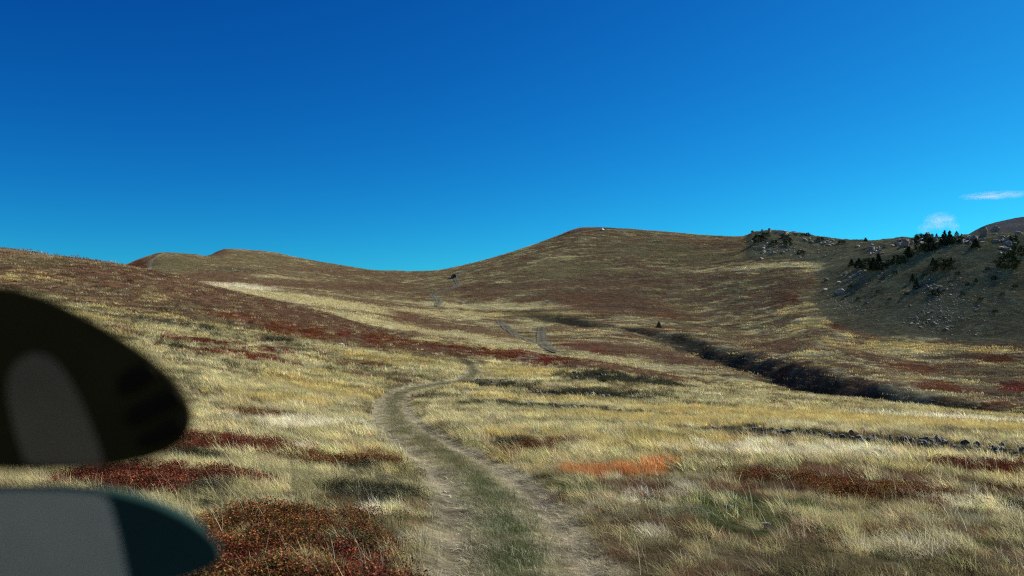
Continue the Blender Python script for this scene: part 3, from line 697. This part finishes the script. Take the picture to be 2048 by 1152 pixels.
LAB = {
 'grass_tussocks': ('thick bright tussocks standing out of the dry meadow grass', 'grass'),
 'dry_grass': ('short dry straw grass of the near meadow beside the track', 'grass'),
 'meadow_grass': ('windblown yellow straw grass across the middle of the meadow', 'grass'),
 'crest_grass': ('dry grass on the left slope and along the meadow crest', 'grass'),
 'hill_grass': ('brown and olive grass covering the far hillsides', 'grass'),
 'red_bilberry': ('low red and rust bilberry leaves in patches on the near meadow', 'ground cover'),
 'far_bilberry': ('dark red heath on the left slope and the crest', 'ground cover'),
 'dark_heather': ('dark grey-green heather scattered among the dry grass', 'heather'),
 'seed_stalks': ('tall thin pale seed stalks leaning left above the grass', 'grass'),
 'trodden_grass': ('flattened trodden grass on the dirt track', 'grass'),
}
for (nm, pn), b in BUCK.items():
    key = nm
    scatter(nm, *[np.concatenate(q) for q in b], pn, *LAB[key])

# ------------------------------------------------------------------ rocks
def rock_mesh(seed, sub=2, flat=.7, jag=.35):
    bm = bmesh.new(); bmesh.ops.create_icosphere(bm, subdivisions=sub, radius=.5)
    o = Vector((seed*3.7, seed*1.9, seed*5.1)); r = random.Random(seed)
    planes = [(Vector((r.gauss(0, 1), r.gauss(0, 1), r.gauss(0, .8))).normalized(), r.uniform(.20, .40)) for _ in range(13)]
    for v in bm.verts:
        p = v.co.copy()
        for n, d in planes:
            e = p.dot(n)-d
            if e > 0: p -= n*e*.97
        k = mnoise.noise(p*3.2+o)*jag*.30+mnoise.noise(p*9+o)*jag*.16
        p *= 1+k
        v.co = Vector((p.x*1.15, p.y, p.z*flat))
    zmin = min(v.co.z for v in bm.verts)
    for v in bm.verts: v.co.z -= zmin*.55
    me = bpy.data.meshes.new('rock'); bm.to_mesh(me); bm.free()
    for p in me.polygons: p.use_smooth = False
    return me
ROCKS = [rock_mesh(i+1, 2, .5+.08*(i % 4), .55) for i in range(8)]
CRAGS = [rock_mesh(i+31, 3, 1.0+.16*(i % 3), .75) for i in range(5)]
STONES = [rock_mesh(i+61, 1, .6, .3) for i in range(6)]
for m_ in ROCKS+CRAGS: m_.materials.append(M_ROCK)
for m_ in STONES: m_.materials.append(M_STONE)
PALES = []
for i in range(3):
    m_ = rock_mesh(i+81, 2, .6, .25); m_.materials.append(M_PALE); PALES.append(m_)
RND = random.Random(5)
def place_rock(name, me, px, py, wpx, label, group=None, cat='boulder', hz=1.0, sink=.12, spin=None):
    p = at(px, py); s = 1.2*wpx*p.y/F
    o = bpy.data.objects.new(name, me); COL.objects.link(o)
    o.location = (p.x, p.y, p.z-s*sink); o.scale = (s, s*RND.uniform(.8, 1.2), s*hz*RND.uniform(.85, 1.15)); o.rotation_euler = (RND.gauss(0, .18), RND.gauss(0, .18), RND.uniform(0, 6.28) if spin is None else spin)
    return tag(o, label, cat, group)
# clusters: centre, half sizes, tilt (rows per column), count, size range in photo px, meshes, label, group
CLUST = [
 (1532,492,30,24,.35,30,(5,11),'r','grey boulder in the scree below the left end of the rocky back ridge','scree of the back ridge'),
 (1560,468,34,3,.1,12,(6,13),'c','grey crag on the skyline at the top of the back ridge','crags topping the back ridge'),
 (1588,505,26,12,.1,14,(4,8),'r','grey boulder in the small rock pile in the middle of the back ridge','rock pile of the back ridge'),
 (1650,486,50,7,.2,22,(5,11),'r','grey rock strung along the top of the back ridge','rocks along the back ridge'),
 (1745,500,30,12,.2,24,(7,16),'c','grey crag where the back ridge meets the wooded slope','crags at the ridge junction'),
 (1820,487,60,7,-.15,30,(8,18),'c','grey crag among the conifers on the skyline of the right hill','crags on the right skyline'),
 (1930,481,55,7,-.05,30,(7,17),'c','grey rock on the bare skyline right of the conifer clump','rocks right of the conifer clump'),
 (2012,488,24,20,.3,24,(7,16),'c','grey crag of the outcrop near the right edge of the hill','outcrop near the right edge'),
 (1722,548,55,12,-.32,34,(6,13),'r','grey boulder below the conifer row at the left edge of the dark slope','boulders below the conifer row'),
 (1872,580,26,18,.1,34,(4,10),'r','grey boulder of the dense pile in the middle of the dark slope','boulder pile mid slope'),
 (1882,640,34,26,.25,36,(3,8),'r','pale grey rock spilling down below the pile on the dark slope','rocks spilling below the pile'),
 (1828,644,34,14,-.15,22,(3,8),'r','pale grey rock left of the spill low on the dark slope','low rocks left of the spill'),
 (1690,612,40,20,.2,18,(3,6),'r','small grey rock on the low left flank of the dark slope','small rocks on the left flank'),
]
nrock = 0
for (cx, cy, hx, hy, tl, n, (s0, s1), mk, lab, grp) in CLUST:
    for i in range(n):
        u = RND.gauss(0, .5); v = RND.gauss(0, .5)
        px = min(cx+u*hx, 2070); py = cy+v*hy+tl*u*hx
        me_ = RND.choice(ROCKS if mk == 'r' or RND.random() < .4 else CRAGS)
        place_rock('boulder', me_, px, py, RND.uniform(s0, s1) if RND.random() < .8 else s0, lab, grp); nrock += 1
for (px, py, w, lab, hz) in [
    (1676,587,15,'tall grey boulder standing alone at the left edge of the slope',1.05),
    (1733,606,9,'single pale boulder lying alone on the open dark slope',.8),
    (1806,495,20,'big split grey crag beside a conifer on the upper slope',1.2),
    (1970,473,14,'square grey crag standing up on the right skyline',1.6),
    (1951,620,7,'lone small rock on the empty lower right of the dark slope',.7),
    (1894,659,11,'dark flat boulder at the very foot of the boulder spill',.6)]:
    place_rock('boulder', CRAGS[3] if w > 12 else ROCKS[2], px, py, w, lab, hz=hz)
for i in range(26):
    px, py = RND.uniform(1690, 2045), RND.uniform(545, 672)
    place_rock('boulder', RND.choice(ROCKS), px, py, RND.uniform(2.5, 6), 'small grey rock strewn singly over the open dark slope', 'rocks strewn over the dark slope')
# fine scree that nobody could count
bmv, bmt = [], []
def add_rock(px, py, w):
    p = at(px, py); s = w*p.y/F; src = STONES[RND.randrange(6)]; a = RND.uniform(0, 6.28); ca, sa = math.cos(a), math.sin(a); b = len(bmv)
    for v in src.vertices: bmv.append((p.x+s*(v.co.x*ca-v.co.y*sa), p.y+s*(v.co.x*sa+v.co.y*ca), p.z+s*v.co.z-.1*s))
    for q in src.polygons: bmt.append(tuple(b+k for k in q.vertices))
for (cx, cy, hx, hy, tl, n) in [(1880,620,70,50,.1,220),(1720,560,60,25,-.3,130),(1560,495,70,22,.1,120),(1850,490,130,14,-.1,160),(1690,615,50,25,.1,110),(1950,600,100,50,0,90),(1640,495,70,14,.15,60)]:
    for i in range(n):
        u, v = RND.gauss(0, .55), RND.gauss(0, .55); add_rock(min(cx+u*hx, 2075), cy+v*hy+tl*u*hx, RND.uniform(1.6, 5.0))
me = np_mesh('scree', bmv, tris=bmt); o = link('scree', me, M_ROCK); tag(o, 'fine grey scree scattered between the boulders of the rocky hills', 'scree', kind='stuff')
# dark stones in strips over the meadow
STRIP = [([(1485,862),(1560,868),(1640,878)],9,26,(7,13),'dark stone at the left end of the broad stony strip across the right meadow','left end of the stony strip'),
         ([(1650,876),(1740,884),(1830,892)],13,44,(8,15),'dark stone in the middle of the broad stony strip across the right meadow','middle of the stony strip'),
         ([(1840,888),(1940,898),(2046,908)],12,40,(8,15),'dark stone at the right end of the broad stony strip across the right meadow','right end of the stony strip'),
         ([(1000,808),(1120,816),(1240,824),(1340,832)],5,34,(6,11),'dark stone in the thin stony line right of the track bend','thin stony line right of the bend'),
         ([(1080,788),(1180,792),(1290,798)],4,24,(5,9),'dark stone in the short stony line above the thin one','short upper stony line'),
         ([(1140,748),(1230,757),(1335,768)],4,24,(5,9),'dark stone in the stony line just under the red crest','stony line under the red crest'),
         ([(950,762),(1000,764),(1030,764)],3,10,(5,8),'dark stone in the short line beside the far track bend','stones beside the far bend')]
for (pl, hw, n, (s0, s1), lab, grp) in STRIP:
    xs = [p[0] for p in pl]; ys = [p[1] for p in pl]
    for i in range(n):
        px = RND.uniform(xs[0], xs[-1]); py = float(np.interp(px, xs, ys))+RND.gauss(0, hw*.8)
        place_rock('stone', RND.choice(STONES), px, py, RND.uniform(s0, s1)*1.25, lab, grp, 'stone', hz=1.3, sink=-.03)
for (px, py, w, me_, lab) in [
    (680,692,17,PALES[0],'pale boulder lying on the red left slope'),
    (393,583,7,PALES[1],'small white stone high on the brown left slope'),
    (898,994,11,PALES[2],'flat white stone in the left wheel rut'),
    (890,985,7,PALES[0],'smaller white stone just behind the flat one in the left rut'),
    (1022,1012,6,PALES[1],'tiny white stone between the wheel ruts'),
    (488,846,12,STONES[0],'dark stone in the dry grass left of the track'),
    (702,945,20,ROCKS[1],'grey stone showing behind the dark heather left of the track'),
    (690,972,16,ROCKS[3],'grey stone at the left end of the dark heather'),
    (822,968,18,ROCKS[5],'grey stone at the right end of the dark heather beside the rut'),
    (838,986,15,ROCKS[6],'low grey stone below the right end of the heather'),
    (1432,1000,18,ROCKS[0],'rounded grey stone on the green patch right of the track'),
    (1488,1000,16,ROCKS[4],'dark grey stone second on the green patch right of the track'),
    (1530,1055,24,ROCKS[2],'flat grey stone with a white tip in the long grass on the right'),
    (1456,1018,22,ROCKS[7],'low grey stone between the two on the green patch')]:
    place_rock('stone', me_, px, py, w, lab, None, 'stone', hz=.8, sink=.02)

# ------------------------------------------------------------------ conifers and junipers
M_NEEDLE, Nn_, Ln_ = new_mat('dark_needles')
_a = Nn_.new('ShaderNodeAttribute'); _a.attribute_name = 'leaf'
_d = Nn_.new('ShaderNodeBsdfDiffuse'); _o = Nn_.new('ShaderNodeOutputMaterial'); Ln_.new(_a.outputs[0], _d.inputs[0]); Ln_.new(_d.outputs[0], _o.inputs[0])
M_BARK = simple_mat('bark', (.07, .05, .035), .9)
def crown_mesh(seed, shape):
    r = np.random.default_rng(seed); vs_, qs, lc = [], [], []
    n = 520
    for i in range(n):
        if shape == 'spruce':
            t = r.random()**1.25; z = .06+.94*t; R = (.33*(1-t)**.85+.015)*(1+.22*math.sin(t*38+seed)+.15*math.sin(seed+4*t)); droop = -.35
        else:
            t = r.random(); z = .05+.9*t; R = .62*math.sqrt(max(0, 1-(1.0*t-.18)**2))*(1+.25*math.sin(t*9+seed)); droop = .25
        a = r.uniform(0, 6.283); lob = 1+.22*math.sin(3*a+seed)+.14*math.sin(7*a+seed*2)
        q = R*lob*(.45+.55*math.sqrt(r.random()))
        p = Vector((q*math.cos(a), q*math.sin(a), z*(1+.05*r.normal())))
        d = Vector((math.cos(a+r.normal()*.4), math.sin(a+r.normal()*.4), droop+r.normal()*.35)).normalized()
        s = d.cross(Vector((r.normal(), r.normal(), r.normal()))).normalized()
        L_ = (.17 if shape == 'spruce' else .2)*r.uniform(.6, 1.3); w = L_*.42; k = len(vs_)
        vs_ += [tuple(p-d*L_*.5), tuple(p+s*w*.5), tuple(p+d*L_*.6), tuple(p-s*w*.5)]; qs.append((k, k+1, k+2, k+3))
        f = r.uniform(.55, 1.5); g = (.034*f, .052*f, .026*f); lc += [g]*4
    me = np_mesh('crown', vs_, quads=qs); set_attr(me, 'leaf', 'FLOAT_COLOR', 'POINT', np.concatenate([np.array(lc, np.float32), np.ones((len(lc), 1), np.float32)], 1)); me.materials.append(M_NEEDLE)
    return me
def trunk_mesh(h):
    bm = bmesh.new(); k = 7; rings = []
    for z, r_ in ((-.08, .045), (.1, .034), (.5, .02), (h, .004)):
        rings.append([bm.verts.new((r_*math.cos(6.283*i/k), r_*math.sin(6.283*i/k), z)) for i in range(k)])
    for a, b in zip(rings, rings[1:]):
        for i in range(k): bm.faces.new((a[i], a[(i+1) % k], b[(i+1) % k], b[i]))
    for j in range(9):   # limbs
        z = .15+.08*j; a = j*2.4; L_ = .22*(1-z*.8)
        v = [bm.verts.new((.01*math.cos(a+1.57), .01*math.sin(a+1.57), z)), bm.verts.new((-.01*math.cos(a+1.57), -.01*math.sin(a+1.57), z)), bm.verts.new((L_*math.cos(a), L_*math.sin(a), z-.02))]
        bm.faces.new(v)
    me = bpy.data.meshes.new('trunk'); bm.to_mesh(me); bm.free(); me.materials.append(M_BARK); return me
SPR = [crown_mesh(200+i, 'spruce') for i in range(5)]; JUN = [crown_mesh(230+i, 'bush') for i in range(5)]
TRK = trunk_mesh(.92); TRKB = trunk_mesh(.5)
TREES = [ # base column, base row, height, width (photo px), kind, label, group
 (1861,502,25,26,'s','broad dark conifer left of the tallest skyline clump',None),
 (1889,489,24,15,'s','left one of the two tall conifers topping the skyline clump',None),
 (1899,489,25,14,'s','right one of the two tall conifers topping the skyline clump',None),
 (1912,488,14,20,'b','dark bushy conifer at the right foot of the skyline clump',None),
 (1951,495,15,16,'s','lone triangular conifer on the grass right of the skyline clump',None),
 (1817,515,20,18,'s','dark conifer directly below the split crag',None),
 (1804,528,15,17,'b','rounded dark bush lower left of the split crag conifer',None),
 (1866,531,14,10,'s','small conifer left beside the wide bush on the open slope',None),
 (1884,541,21,30,'b','wide dark bush in the middle of the open upper slope',None),
 (1902,527,11,8,'s','tiny conifer right above the wide mid-slope bush',None),
 (2017,537,29,32,'b','largest dark round bush near the right edge',None),
 (2036,512,19,22,'b','dark bush just above the largest one near the right edge',None),
 (2027,488,15,15,'b','dark bush among the crags of the right-hand outcrop',None),
 (1915,550,7,8,'b','tiny dark shrub alone below the wide bush','lone shrubs on the slope'),
 (1952,564,7,7,'s','tiny conifer alone on the slope right of the boulder pile','lone shrubs on the slope'),
 (1988,560,8,9,'b','tiny dark shrub furthest right on the open slope','lone shrubs on the slope'),
 (1841,486,16,26,'b','broad dark bush on the skyline left of the clump',None),
 (1842,476,9,6,'s','thin little conifer rising from the broad skyline bush',None),
 (1853,476,8,4,'s','thinnest conifer spike on the skyline',None),
 (1873,477,9,6,'s','small conifer spike just left of the skyline clump',None),
 (1913,470,8,7,'s','small conifer on the skyline right of the clump',None),
 (1833,578,19,10,'s','slim conifer casting a long shadow above the boulder pile',None),
 (1825,563,14,8,'s','smaller slim conifer just behind the shadow-casting one',None),
 (1757,541,30,20,'s','tallest dark conifer at the right end of the row on the slope edge',None),
 (1746,540,22,18,'s','second conifer from the right in the slope-edge row',None),
 (1733,537,19,18,'b','third plant from the right in the slope-edge row, a dark bush',None),
 (1718,536,17,16,'s','fourth conifer from the right in the slope-edge row',None),
 (1703,533,14,10,'s','leftmost conifer of the slope-edge row',None),
 (1771,537,11,11,'b','low bush right of the slope-edge row',None),
 (1731,483,7,7,'s','little conifer in the dip of the back ridge skyline',None),
 (1615,473,7,8,'b','round shrub on the back ridge skyline, right one of two',None),
 (1606,473,5,10,'b','flat shrub on the back ridge skyline, left one of two',None),
 (1575,491,13,15,'b','dark shrub beside the rock pile of the back ridge',None),
 (1569,478,8,15,'b','dark shrub near the top of the back ridge',None),
 (1601,509,8,13,'b','dark shrub at the foot of the back ridge',None),
 (1517,485,14,20,'b','dark juniper at the left end of the back ridge',None),
 (1318,655,11,8,'s','single dark conifer at the head of the gully',None),
 (1780,530,10,14,'b','low dark shrub between the crag conifer and the row',None),
 (1792,521,10,12,'b','small dark shrub left of the split crag',None),
 (1838,500,12,16,'b','dark bush between the split crag and the broad conifer',None),
 (1871,590,11,16,'b','dark juniper in the middle of the boulder pile',None),
 (1531,474,8,13,'b','dark shrub at the left shoulder of the back ridge skyline',None),
 (1548,490,9,13,'b','dark shrub in the scree at the left end of the back ridge',None),
 (1640,481,6,12,'b','low dark shrub on the right half of the back ridge',None),
 (1683,487,6,12,'b','low dark shrub in the dip right of the back ridge',None),
 (1700,575,5,7,'b','tiny dark shrub dotted over the open dark slope','shrubs dotted over the dark slope'),
 (1765,560,6,8,'b','tiny dark shrub dotted over the open dark slope','shrubs dotted over the dark slope'),
 (1790,548,6,8,'b','tiny dark shrub dotted over the open dark slope','shrubs dotted over the dark slope'),
 (1812,590,5,6,'b','tiny dark shrub dotted over the open dark slope','shrubs dotted over the dark slope'),
 (1925,590,5,7,'b','tiny dark shrub dotted over the open dark slope','shrubs dotted over the dark slope'),
 (1962,600,5,8,'b','tiny dark shrub dotted over the open dark slope','shrubs dotted over the dark slope'),
 (2005,590,5,7,'b','tiny dark shrub dotted over the open dark slope','shrubs dotted over the dark slope'),
 (1780,600,4,6,'b','tiny dark shrub dotted over the open dark slope','shrubs dotted over the dark slope'),
 (1935,572,6,7,'b','tiny dark shrub dotted over the open dark slope','shrubs dotted over the dark slope'),
 (1975,540,5,7,'b','tiny dark shrub dotted over the open dark slope','shrubs dotted over the dark slope'),
 (2030,575,6,8,'b','tiny dark shrub dotted over the open dark slope','shrubs dotted over the dark slope'),
 (1850,552,5,7,'b','tiny dark shrub dotted over the open dark slope','shrubs dotted over the dark slope'),
 (1755,585,5,6,'b','tiny dark shrub dotted over the open dark slope','shrubs dotted over the dark slope'),
 (1990,625,5,8,'b','tiny dark shrub dotted over the open dark slope','shrubs dotted over the dark slope'),
 (1715,600,5,6,'b','tiny dark shrub dotted over the open dark slope','shrubs dotted over the dark slope'),
]
for i, (px, py, h, w, kd, lab, grp) in enumerate(TREES):
    p = at(px, py); H = 1.12*h*p.y/F; Wd = 1.15*w*p.y/F
    t = empty('conifer' if kd == 's' else 'juniper_bush', (p.x, p.y, p.z-.05*H), RND.uniform(0, 6.28))
    tag(t, lab, 'tree' if kd == 's' else 'bush', grp)
    c = link('crown', (SPR if kd == 's' else JUN)[i % 5], None, t); k = link('trunk', TRK if kd == 's' else TRKB, None, t)
    s = Wd/(.66 if kd == 's' else 1.2)
    hz = H/(1.0 if kd == 's' else .95)
    c.scale = (s, s, hz); k.scale = (min(s, hz), min(s, hz), hz)

# ------------------------------------------------------------------ the two far vehicles
M_BLACK = simple_mat('black_paint', (.006, .006, .007), .5); M_WHITE = simple_mat('white_paint', (.8, .8, .8), .4, var=.03); M_GLASS = simple_mat('car_glass', (.01, .012, .015), .1); M_TYRE = simple_mat('tyre_rubber', (.012, .012, .012), .9); M_LAMP = simple_mat('tail_lamp', (.25, .01, .01), .3); M_RIM = simple_mat('steel_rim', (.35, .35, .36), .35, .8)
def box(bm, x0, x1, y0, y1, z0, z1, top=(0, 0, 0, 0)):
    v = [bm.verts.new(c) for c in ((x0,y0,z0),(x1,y0,z0),(x1,y1,z0),(x0,y1,z0),(x0+top[0],y0+top[2],z1),(x1-top[1],y0+top[2],z1),(x1-top[1],y1-top[3],z1),(x0+top[0],y1-top[3],z1))]
    for f in ((0,3,2,1),(4,5,6,7),(0,1,5,4),(1,2,6,5),(2,3,7,6),(3,0,4,7)): bm.faces.new([v[i] for i in f])
def bmo(name, bm, mat, parent, bev=0):
    if bev: bmesh.ops.bevel(bm, geom=list(bm.edges), offset=bev, segments=2, affect='EDGES')
    me = bpy.data.meshes.new(name); bm.to_mesh(me); bm.free(); return link(name, me, mat, parent)
def vehicle(px, py, rz, mat, label):
    p = at(px, py); p.z += .12; t = empty('car', p, rz); tag(t, label, 'car')
    b = bmesh.new(); box(b, -.92, .92, -2.2, 2.2, .35, 1.05, (.05, .05, .06, .1)); bmo('body', b, mat, t, .05)
    b = bmesh.new(); box(b, -.84, .84, -2.1, .9, 1.05, 1.75, (.12, .12, .15, .6)); bmo('cabin', b, mat, t, .05)
    b = bmesh.new(); box(b, -.68, .68, -2.13, -2.03, 1.15, 1.6, (.08, .08, .1, -.1)); bmo('rear_window', b, M_GLASS, t)
    for s in (-1, 1):
        b = bmesh.new(); box(b, min(s*.76, s*.86), max(s*.76, s*.86), -1.8, .4, 1.16, 1.58, (.02, .02, .1, .4)); bmo('side_window', b, M_GLASS, t)
        b = bmesh.new(); box(b, s*.75-.09, s*.75+.09, -2.235, -2.16, .75, .98); bmo('tail_lamp', b, M_LAMP, t, .01)
        for yy in (-1.4, 1.4):
            b = bmesh.new(); bmesh.ops.create_cone(b, cap_ends=True, segments=18, radius1=.38, radius2=.38, depth=.24, matrix=Matrix.Translation((s*.82, yy, .38)) @ Matrix.Rotation(math.pi/2, 4, 'Y')); wh = bmo('wheel', b, M_TYRE, t)
            b = bmesh.new(); bmesh.ops.create_cone(b, cap_ends=True, segments=14, radius1=.22, radius2=.2, depth=.03, matrix=Matrix.Translation((s*.955, yy, .38)) @ Matrix.Rotation(math.pi/2, 4, 'Y')); bmo('rim', b, M_RIM, wh)
    return t
vehicle(907, 556, .35, M_BLACK, 'tiny black off-road car driving up the far track below the saddle')
vehicle(1204, 461, -.45, M_WHITE, 'tiny white car on the path just below the hilltop')

# ------------------------------------------------------------------ truck wing mirror close to the lens
M_HOUSE = simple_mat('black_mirror_plastic', (.030, .025, .008), .85, var=.2, spec=.05)
M_HOUSE2 = simple_mat('blue_black_plastic', (.014, .040, .036), .8, var=.2, spec=.05)
M_REFLECT = simple_mat('painted_reflection_grey', (.14, .108, .062), .75, var=.25, scale=9, spec=.2)  # flat grey standing in for the windscreen reflection over the upper lobe
M_REFLECT2 = simple_mat('painted_reflection_grey_green', (.40, .38, .27), .8, var=.18, scale=7, spec=.1)  # flat grey-green standing in for the same reflection over the lower lobe
M_SLAT = simple_mat('matt_black_slat', (.006, .005, .002), .85, spec=.1)
DM = .68
def mp(px, py, d=0.0): return Vector(((px-1024)*DM/F, d, CZ+(HOR-py)*DM/F))
def dense(pts, n=110):
    P = np.array(pts, float); P = np.concatenate([P, P[:1]]); d = np.concatenate([[0], np.cumsum(np.hypot(*np.diff(P, axis=0).T))])
    t = np.linspace(0, d[-1], n, endpoint=False); x = np.interp(t, d, P[:, 0]); y = np.interp(t, d, P[:, 1])
    for _ in range(3): x = .5*x+.25*(np.roll(x, 1)+np.roll(x, -1)); y = .5*y+.25*(np.roll(y, 1)+np.roll(y, -1))
    return np.stack([x, y], 1)
def shell(name, pts, mat, parent, prof, n=110):
    """a rounded housing: rings of the outline at (inset fraction, depth)"""
    P = dense(pts, n)*1.0; P[:, 0] += 2; c = P.mean(0); bm = bmesh.new(); rings = []
    for (k, dy) in prof:
        rings.append([bm.verts.new(mp(*(c+(q-c)*k), dy)-mp(1024, HOR)+Vector((0, 0, CZ))) for q in P])
    for a, b in zip(rings, rings[1:]):
        for i in range(n): bm.faces.new((a[i], a[(i+1) % n], b[(i+1) % n], b[i]))
    bm.faces.new(rings[0][::-1]); bm.faces.new(rings[-1])
    bmesh.ops.recalc_face_normals(bm, faces=bm.faces)
    me = bpy.data.meshes.new(name); bm.to_mesh(me); bm.free()
    for p in me.polygons: p.use_smooth = len(p.vertices) == 4
    o = link(name, me, mat, parent); o.matrix_parent_inverse = Matrix.Identity(4)
    o.location = Vector((0, DM+.028, 0))-parent.location
    return o
mroot = empty('wing_mirror', (-.76, DM, 2.08)); tag(mroot, 'blurred dark two-part truck wing mirror close to the camera at the lower left', 'mirror')
UP = [(-260,700),(-160,610),(-60,573),(20,575),(100,600),(200,652),(280,704),(330,744),(366,790),(380,828),(374,862),(350,892),(300,916),(230,931),(100,938),(-60,938),(-200,925),(-280,850)]
LO = [(-270,1040),(-200,985),(-80,971),(60,970),(140,974),(220,986),(300,1008),(370,1040),(418,1076),(440,1107),(426,1132),(380,1152),(280,1180),(120,1200),(-60,1205),(-220,1180),(-280,1110)]
PROF = [(1.0, -.028), (1.02, -.026), (.97, -.014), (.90, 0), (.86, .014), (.74, .03), (.56, .045), (.3, .055)]
shell('upper_housing', UP, M_HOUSE, mroot, PROF)
shell('lower_housing', LO, M_HOUSE2, mroot, PROF)
shell('upper_painted_reflection', [(30,722),(62,704),(98,712),(130,745),(156,792),(181,850),(200,905),(207,930),(120,933),(50,928),(30,870),(14,800),(14,755)], M_REFLECT, mroot, [(.99, -.0284), (1, -.0282), (1, -.024)])  # windscreen reflection shaped as an opaque sheet on the upper housing
shell('lower_painted_reflection', [(-235,1040),(-190,1000),(-80,980),(60,978),(140,980),(213,988),(226,1030),(240,1085),(256,1160),(262,1182),(120,1196),(-60,1200),(-205,1172),(-250,1110)], M_REFLECT2, mroot, [(.99, -.0284), (1, -.0282), (1, -.024)])  # lower part of that reflection, also an opaque sheet, not mirror glass
for pts in ([(236,752),(300,724),(318,738),(318,752),(250,796),(236,790)], [(250,822),(352,770),(368,790),(370,806),(262,858),(250,846)], [(268,880),(366,830),(370,850),(352,878),(300,898),(272,896)]):
    shell('vent_slat', pts, M_SLAT, mroot, [(.95, -.033), (1, -.030), (1, -.024)], 40)
def tube(name, pts, r, mat, parent):
    bm = bmesh.new(); k = 12; rings = []
    for i, p in enumerate(pts):
        d = (pts[min(i+1, len(pts)-1)]-pts[max(i-1, 0)]).normalized(); a = d.orthogonal().normalized(); b = d.cross(a)
        rings.append([bm.verts.new(p+r*(math.cos(6.283*j/k)*a+math.sin(6.283*j/k)*b)) for j in range(k)])
    for a, b in zip(rings, rings[1:]):
        for j in range(k): bm.faces.new((a[j], a[(j+1) % k], b[(j+1) % k], b[j]))
    bm.faces.new(rings[0]); bm.faces.new(rings[-1]); bmesh.ops.recalc_face_normals(bm, faces=bm.faces)
    me = bpy.data.meshes.new(name); bm.to_mesh(me); bm.free(); o = link(name, me, mat, parent); o.location = -parent.location; return o
tube('bracket_arm', [mp(-140, 760, DM+.03), mp(-420, 740, DM+.03), mp(-560, 800, DM+.02), mp(-600, 950, DM), mp(-560, 1080, DM+.02), mp(-420, 1130, DM+.03), mp(-140, 1100, DM+.03)], .013, M_SLAT, mroot)

# ------------------------------------------------------------------ wisp of cloud, and a reflection streak built as cloud
mc, Nc, Lc = new_mat('thin_cloud')
pv = Nc.new('ShaderNodeVolumePrincipled'); pv.inputs['Color'].default_value = (1, 1, 1, 1)
tcx = Nc.new('ShaderNodeTexCoord'); nz = noise_node(Nc, Lc, 2.6, 5, .6, tcx.outputs['Object'])
ln = Nc.new('ShaderNodeVectorMath'); ln.operation = 'LENGTH'; Lc.new(tcx.outputs['Object'], ln.inputs[0])
m1 = Nc.new('ShaderNodeMapRange'); m1.inputs[1].default_value = 1.0; m1.inputs[2].default_value = .2; m1.inputs[3].default_value = 0; m1.inputs[4].default_value = 1; Lc.new(ln.outputs['Value'], m1.inputs[0])
m2 = Nc.new('ShaderNodeMapRange'); m2.inputs[1].default_value = .42; m2.inputs[2].default_value = .68; Lc.new(nz.outputs[0], m2.inputs[0])
mu = Nc.new('ShaderNodeMath'); mu.operation = 'MULTIPLY'; Lc.new(m1.outputs[0], mu.inputs[0]); Lc.new(m2.outputs[0], mu.inputs[1])
mk = Nc.new('ShaderNodeMath'); mk.operation = 'MULTIPLY'; mk.inputs[1].default_value = .008; Lc.new(mu.outputs[0], mk.inputs[0]); Lc.new(mk.outputs[0], pv.inputs['Density'])
oc = Nc.new('ShaderNodeOutputMaterial'); Lc.new(pv.outputs[0], oc.inputs['Volume'])
bm = bmesh.new(); bmesh.ops.create_icosphere(bm, subdivisions=3, radius=1.0); mec = bpy.data.meshes.new('cloud'); bm.to_mesh(mec); bm.free(); mec.materials.append(mc)
for (px, py, w, h, lab) in [(1880,442,34,20,'small white wisp of cloud low in the sky above the right ridge'),(1852,456,18,12,'faint cloud shred left of the small wisp'),(1908,454,14,14,'faint cloud shred right of the small wisp'),(1990,391,72,5,'thin straight windscreen reflection streak at the right edge, built as cloud')]:  # last entry is a windscreen reflection imitated by a thin cloud volume
    D = 6000; o = bpy.data.objects.new('cloud', mec); COL.objects.link(o)
    o.location = ((px-1024)*D/F, D, CZ+(HOR-py)*D/F); o.scale = (w*D/F, w*D/F*.8, h*D/F); tag(o, lab, 'cloud')
